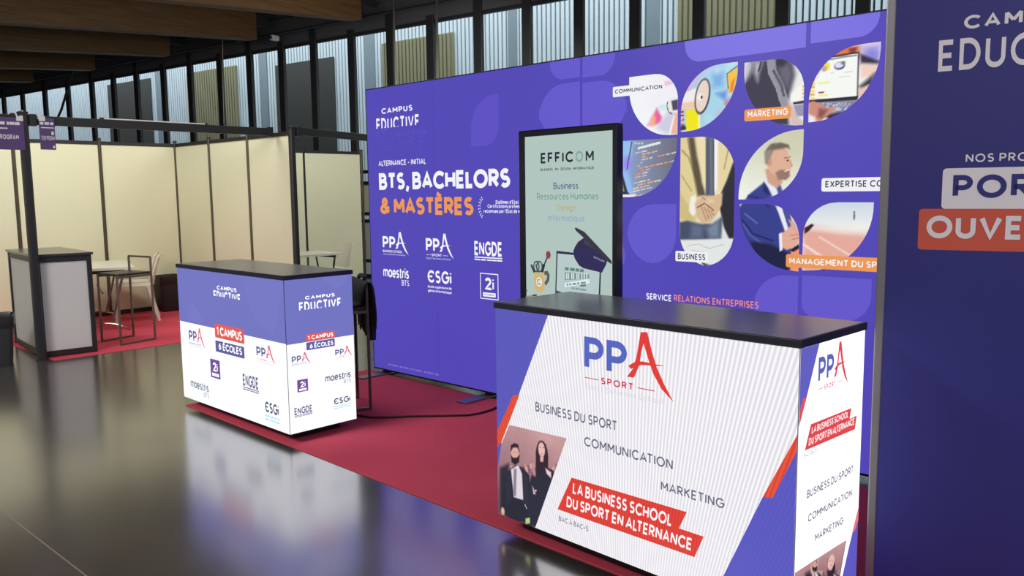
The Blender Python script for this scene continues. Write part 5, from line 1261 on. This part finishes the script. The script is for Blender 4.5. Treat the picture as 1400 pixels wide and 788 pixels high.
# ------------------------------------------------------------------ screen totem behind the near counter
yt = -.801; TX = np.array([math.cos(yt), math.sin(yt), 0]); TN = np.array([TX[1], -TX[0], 0])
rr = ray((843, 167.7)); k = 4.1 / rr[1]; PR_ = CAMP + rr * k; rl = ray((708.4, 179.5)); PL_ = CAMP + rl * ((PR_[2] - CH) / rl[2])
TW = float((PR_ - PL_) @ TX); TH = float(PR_[2]); TO = np.array([PL_[0], PL_[1], 0])
tt = thing('screen_totem', 'tall black portrait screen totem showing a graduation cap and laptop', 'screen', tuple(TO))
TM = Matrix(((TX[0], -TN[0], 0, 0), (TX[1], -TN[1], 0, 0), (0, 0, 1, 0), (0, 0, 0, 1)))
TB = mat('glossy_black', (24, 25, 36), .18)
m = MB(); m.box(0, TW, 0, .055, .012, TH, TB, .006, TM); m.box(TW * .12, TW * .88, .055, .075, .4, TH - .3, BLK, .004, TM); m.build('housing', tt)
m = MB(); m.box(-.02, TW + .02, -.12, .2, .005, .017, BLK, .003, TM); m.build('base_plate', tt)
TP = Panel(TO, TX, TN)
u0 = TP.uv((717.7, 187.3))[0]; u1 = TP.uv((837.5, 178.4))[0]; v1 = (TP.uv((717.7, 187.3))[1] + TP.uv((837.5, 178.4))[1]) / 2
g = GB(TP, TO); g.puv([(u0, .16), (u1, .16), (u1, v1), (u0, v1)], led((176, 196, 190), 1, None, 0, .15), 1)
sc_ = g.build('display', tt); P5 = lambda nm, fn: part(nm, TP, TO, sc_, fn)
DK = led((28, 34, 44)); 
P5('school_logo', lambda g: (g.text('EFFIC', (739.5, 223.6), (784, 222), (739.5, 209), DK, 2, .2, .22), g.text('O', (787, 222), (797.5, 221.6), (787, 206.6), led((130, 168, 160)), 2, .2), g.text('M', (801, 221.2), (812, 220.7), (801, 205.6), DK, 2, .18),
     g.text('BUSINESS · RH · DESIGN · INFORMATIQUE', (739.5, 234), (812.3, 231.4), (739.5, 230.4), DK, 2, .2, .24)))
P5('course_lettering', lambda g: g.text('Business', (756.8, 259.1), (790.6, 258.2), (756.8, 249.9), led((76, 86, 124)), 2, .14, .12))['label'] = 'dark blue word Business'
P5('course_lettering', lambda g: g.text('Ressources Humaines', (734.4, 273.8), (818.6, 272), (734.4, 264.8), led((98, 150, 130)), 2, .12, .13))['label'] = 'green words Ressources Humaines'
P5('course_lettering', lambda g: g.text('Design', (761.2, 288.8), (787.5, 288), (761.2, 279.8), led((178, 176, 104)), 2, .12, .13))['label'] = 'yellow word Design'
P5('course_lettering', lambda g: g.text('Informatique', (749.7, 303.2), (799.5, 302.2), (749.7, 294.2), led((138, 166, 190)), 2, .12, .13))['label'] = 'pale blue word Informatique'
Z = 6.564; X0, Y0 = 710, 290; T_ = lambda pts: [(X0 + x / Z, Y0 + y / Z) for x, y in pts]
def laptop(g):
    fr = led((40, 44, 62)); g.poly(T_([(335, 348), (740, 395), (722, 900), (318, 900)]), fr, 2); g.poly(T_([(346, 372), (728, 410), (708, 880), (330, 850)]), led((182, 200, 200)), 3)
    g.poly(T_([(330, 700), (420, 735), (318, 745)]), led((70, 80, 106)), 4)
    for x0, x1 in ((412, 446), (458, 500), (508, 540), (548, 580)): g.poly(T_([(x0, 494 + (x0 - 412) * .12), (x1, 494 + (x1 - 412) * .12), (x1, 522 + (x1 - 412) * .12), (x0, 522 + (x0 - 412) * .12)]), led((96, 130, 120)), 4)
    for bx in ([(412, 540), (630, 560), (630, 600), (412, 612)],): g.poly(T_(bx), led((120, 152, 142)), 4)
    for x0 in (424, 440, 470, 486, 516, 532, 560, 582, 604): g.poly(T_([(x0, 548), (x0 + 9, 549), (x0 + 9, 604), (x0, 603)]), led((222, 232, 232)), 5)
    g.poly(T_([(410, 640), (630, 600), (632, 640), (412, 676)]), led((226, 234, 234)), 5)
    for x0, x1 in ((428, 444), (452, 470), (480, 516), (524, 544), (556, 600)): g.poly(T_([(x0, 646 - (x0 - 424) * .12), (x1, 646 - (x1 - 424) * .12), (x1, 662 - (x1 - 424) * .12), (x0, 662 - (x0 - 424) * .12)]), led((110, 140, 160)), 6)
    g.poly(T_([(548, 652), (600, 648), (600, 668), (548, 670)]), led((96, 130, 120)), 4)
    for x0, x1 in ((470, 500), (506, 540), (546, 600)): g.poly(T_([(x0, 674 + (x0 - 470) * .14), (x1, 674 + (x1 - 470) * .14), (x1, 692 + (x1 - 470) * .14), (x0, 692 + (x0 - 470) * .14)]), led((130, 160, 152)), 4)
P5('laptop_picture', laptop)
def cap(g):
    d1 = led((52, 52, 66)); d2 = led((46, 40, 84)); d3 = led((66, 70, 86))
    g.poly(T_([(582, 232), (540, 262), (505, 310), (488, 350), (498, 410), (540, 480), (580, 505), (745, 545), (785, 470), (790, 440)]), d2, 6)
    g.poly(T_([(582, 232), (530, 270), (500, 320), (705, 330), (640, 236)]), led((48, 40, 72)), 7)
    g.poly(T_([(500, 145), (515, 140), (590, 178), (832, 436), (836, 470), (790, 440), (582, 230), (520, 175)]), d1, 8)
    g.poly(T_([(585, 190), (640, 232), (720, 320), (706, 350), (585, 290)]), d3, 7)
    g.text('EFFICOM', T_([(675, 412)])[0], T_([(768, 452)])[0], T_([(675, 396)])[0], led((190, 190, 206)), 9, .16, .2, free=True)
P5('cap_picture', cap)
def mug(g):
    mg = led((206, 180, 122)); g.puv(rrect(*TP.uv(T_([(136, 715)])[0]), *TP.uv(T_([(228, 548)])[0]), (.004, .004, .03, .03), 6), mg, 3)
    st = ribbon([TP.uv(p) for p in T_([(225, 552), (250, 545), (262, 570), (258, 610), (232, 650)])], .02); g.strips([st], led((92, 92, 88)), 2, lambda q: q)
    c = TP.uv(T_([(180, 628)])[0]); g.puv(_arc(c[0], c[1], .022, .026, 0, 350, 20), led((226, 226, 214)), 4); st = ribbon(_arc(c[0], c[1], .011, .013, 60, 330, 12), .005); g.strips([st], led((120, 100, 80)), 5, lambda q: q)
    for a, b, w_, cc in (((138, 545), (108, 472), .014, (50, 54, 62)), ((196, 540), (262, 385), .010, (60, 66, 62)), ((205, 540), (222, 470), .02, (40, 44, 50)), ((168, 545), (150, 470), .012, (90, 100, 104))):
        g.strips([ribbon([TP.uv(T_([a])[0]), TP.uv(T_([b])[0])], w_)], led(cc), 2, lambda q: q)
    c = TP.uv(T_([(262, 385)])[0]); g.puv(_arc(c[0], c[1], .018, .022, 0, 340, 8), led((140, 60, 66)), 3)
    for x in (155, 182): c = TP.uv(T_([(x, 490)])[0]); g.strips([ribbon(_arc(c[0], c[1], .02, .028, 0, 360, 16), .008)], led((60, 76, 78)), 2, lambda q: q)
    g.poly(T_([(60, 755), (118, 745), (118, 775), (60, 785)]), led((150, 146, 90)), 2); g.poly(T_([(120, 742), (158, 738), (158, 752), (120, 756)]), led((30, 36, 46)), 2); g.poly(T_([(52, 704), (72, 700), (72, 712), (52, 716)]), led((30, 36, 46)), 2)
P5('mug_picture', mug)

# ------------------------------------------------------------------ the dark banner at the right
yb = -.58; BX = np.array([math.cos(yb), math.sin(yb), 0]); BN = np.array([BX[1], -BX[0], 0])
dB = ray((1196, 440)); BO = np.array([dB[0] * 2.96 / dB[1], 2.96, 0]); BW, BH = 1.0, 2.45
bn = thing('banner_stand', 'tall unlit navy banner in a silver frame beside the near counter', 'banner', (BO[0], BO[1], .006))
BM = Matrix(((BX[0], -BN[0], 0, 0), (BX[1], -BN[1], 0, 0), (0, 0, 1, 0), (0, 0, 0, 1)))
m = MB()
for x0, x1, z0, z1 in ((0, .03, .03, BH), (BW - .03, BW, .03, BH), (.03, BW - .03, .03, .06), (.03, BW - .03, BH - .03, BH)): m.box(x0, x1, -.004, .06, z0, z1, SILV, .004, BM)
m.build('frame', bn)
for u in (.12, BW - .12):
    m = MB(); m.box(u - .04, u + .04, -.18, .24, 0, .012, SILV, .003, BM); m.box(u - .02, u + .02, .015, .05, .012, .03, SILV, 0, BM); m.build('foot', bn)
BP = Panel(BO, BX, BN)
NAVY = mat('navy_fabric', (46, 46, 134), .5, bump=.05, bscale=700); BWH = mat('banner_white', (248, 244, 252), .6); BOR = mat('banner_orange', (226, 96, 76), .6)
g = GB(BP, BO); g.puv([(.03, .06), (BW - .03, .06), (BW - .03, BH - .03), (.03, BH - .03)], NAVY, 1)
fb = g.build('fabric_print', bn); P6 = lambda nm, fn: part(nm, BP, BO, fb, fn)
def blogo(g):
    g.text('CAMPUS', (1317.5, 45.5), (1474, 24), (1317.5, 27), BWH, 2, .21, .22)
    g.text('EDUCTIVE', (1282, 103), (1540, 78), (1282, 60.5), BWH, 2, .17, .2)
P6('campus_logo', blogo)
P6('invitation_lettering', lambda g: g.text('NOS PROCHAINES', (1320, 223.5), (1496, 221.5), (1320, 212), BWH, 2, .17, .2))
def portes(g):
    q = BP.uv((1289, 233)); q2 = BP.uv((1287, 288)); u1 = BW - .10
    g.puv(rrect((q[0] + q2[0]) / 2, q2[1], u1, q[1], (.012,) * 4, 6), BWH, 3)
    g.text('PORTES', (1302, 274), (1520, 272), (1302, 242.5), NAVY, 4, .22, .16)
P6('headline_tag', portes)['label'] = 'white tag reading POR at the frame edge'
def ouv(g):
    q = BP.uv((1255, 288)); q2 = BP.uv((1256, 343.5)); u1 = BW - .05
    g.puv(rrect((q[0] + q2[0]) / 2, q2[1], u1, q[1], (.012,) * 4, 6), BOR, 2)
    g.text('OUVERTES', (1266, 330), (1530, 331), (1266, 299), BWH, 4, .22, .14)
P6('headline_tag', ouv)['label'] = 'orange tag reading OUVE at the frame edge'

# ------------------------------------------------------------------ stool with a jacket, cable
e = EB; w1 = np.array([-1.03, 5.83]); ax = -CX; ay = CY
U1 = np.array([-.912, -.41]); U2 = np.array([-.41, .912])
st = make_stool('steel bar stool with a black jacket behind the far counter', w1 + U1 * .33, w1, w1 + U1 * .33 + U2 * .38, w1 + U2 * .38)
st.location.z = .0055
def jacket():
    """a folded jacket hanging over the seat and low back of the stool"""
    r = thing('jacket', 'black jacket draped over the bar stool behind the far counter', 'jacket', (w1[0], w1[1], .0))
    JK = mat('black_cloth', (30, 31, 42), .9, bump=.4, bscale=160)
    m = MB(); nu, nv = 30, 26; V = []
    # profile across the back rail: outside hem -> up -> over the rail -> down to the seat
    prof = [(.030, .56), (.029, .66), (.027, .78), (.024, .88), (.014, .922), (-.004, .926), (-.028, .90), (-.044, .82), (-.06, .765), (-.14, .757), (-.24, .757), (-.30, .755)]
    pr = np.array(prof); s_ = np.linspace(0, len(pr) - 1, nu)
    for i in range(nu):
        k = min(int(s_[i]), len(pr) - 2); a, z = pr[k] + (pr[k + 1] - pr[k]) * (s_[i] - k)
        for j in range(nv):
            v = j / (nv - 1); b = -.06 + .50 * v
            fold = .012 * math.sin(v * 21 + 1.2 * math.sin(i * .35)) * (1 - i / nu) + .006 * math.sin(v * 43 + i * .5)
            hem = (.05 * math.sin(v * 7.3 + .6) - .05 * (v > .82)) * max(0, 1 - i / 7)
            q = -U1 * (a + max(0, fold) * (1 if i < 14 else 0)) + U2 * b
            V.append((q[0], q[1], z + hem + (.006 + .5 * abs(fold) if i >= 14 else 0)))
    F = [(i * nv + j, i * nv + j + 1, (i + 1) * nv + j + 1, (i + 1) * nv + j) for i in range(nu - 1) for j in range(nv - 1)]
    m.add(V, F, JK); o = m.build('body_cloth', r, smooth=True); md = o.modifiers.new('cloth', 'SOLIDIFY'); md.thickness = .008; md.offset = 1
    m = MB()                                                   # sleeve hanging on the outside
    c = -U1 * .046 + U2 * .07
    m.tube([(c[0], c[1], .885), (c[0] * 1.05, c[1] * 1.03, .80), (c[0] * 1.1, c[1] * 1.08, .68), (c[0] * 1.02, c[1] * 1.0, .58), (c[0] * .98, c[1] * .96, .50)], [.022, .032, .032, .03, .028], JK, 14); smooth_angle(m.build('sleeve', r), 60)
    m = MB(); 
    m.tube([tuple(np.append(-U1 * .01 + U2 * (.10 + .16 * k / 8), .945 + .018 * math.sin(PI * k / 8))) for k in range(9)], .016, JK, 10); smooth_angle(m.build('collar', r), 60)
jacket()
pts = [on_floor(p) for p in [(478, 566), (488, 570.5), (506, 573.5), (530, 573.5), (560, 572), (590, 571.5), (615, 571), (640, 570.5), (655, 568), (672, 563), (686, 556), (700, 548)]]
m = MB(); m.tube([(p[0], p[1], .0135) for p in pts], .007, mat('cable_rubber', (22, 20, 24), .5), 8)
tag(smooth_angle(m.build('power_cable'), 60), 'black power cable snaking across the red carpet before the purple wall', 'cable')
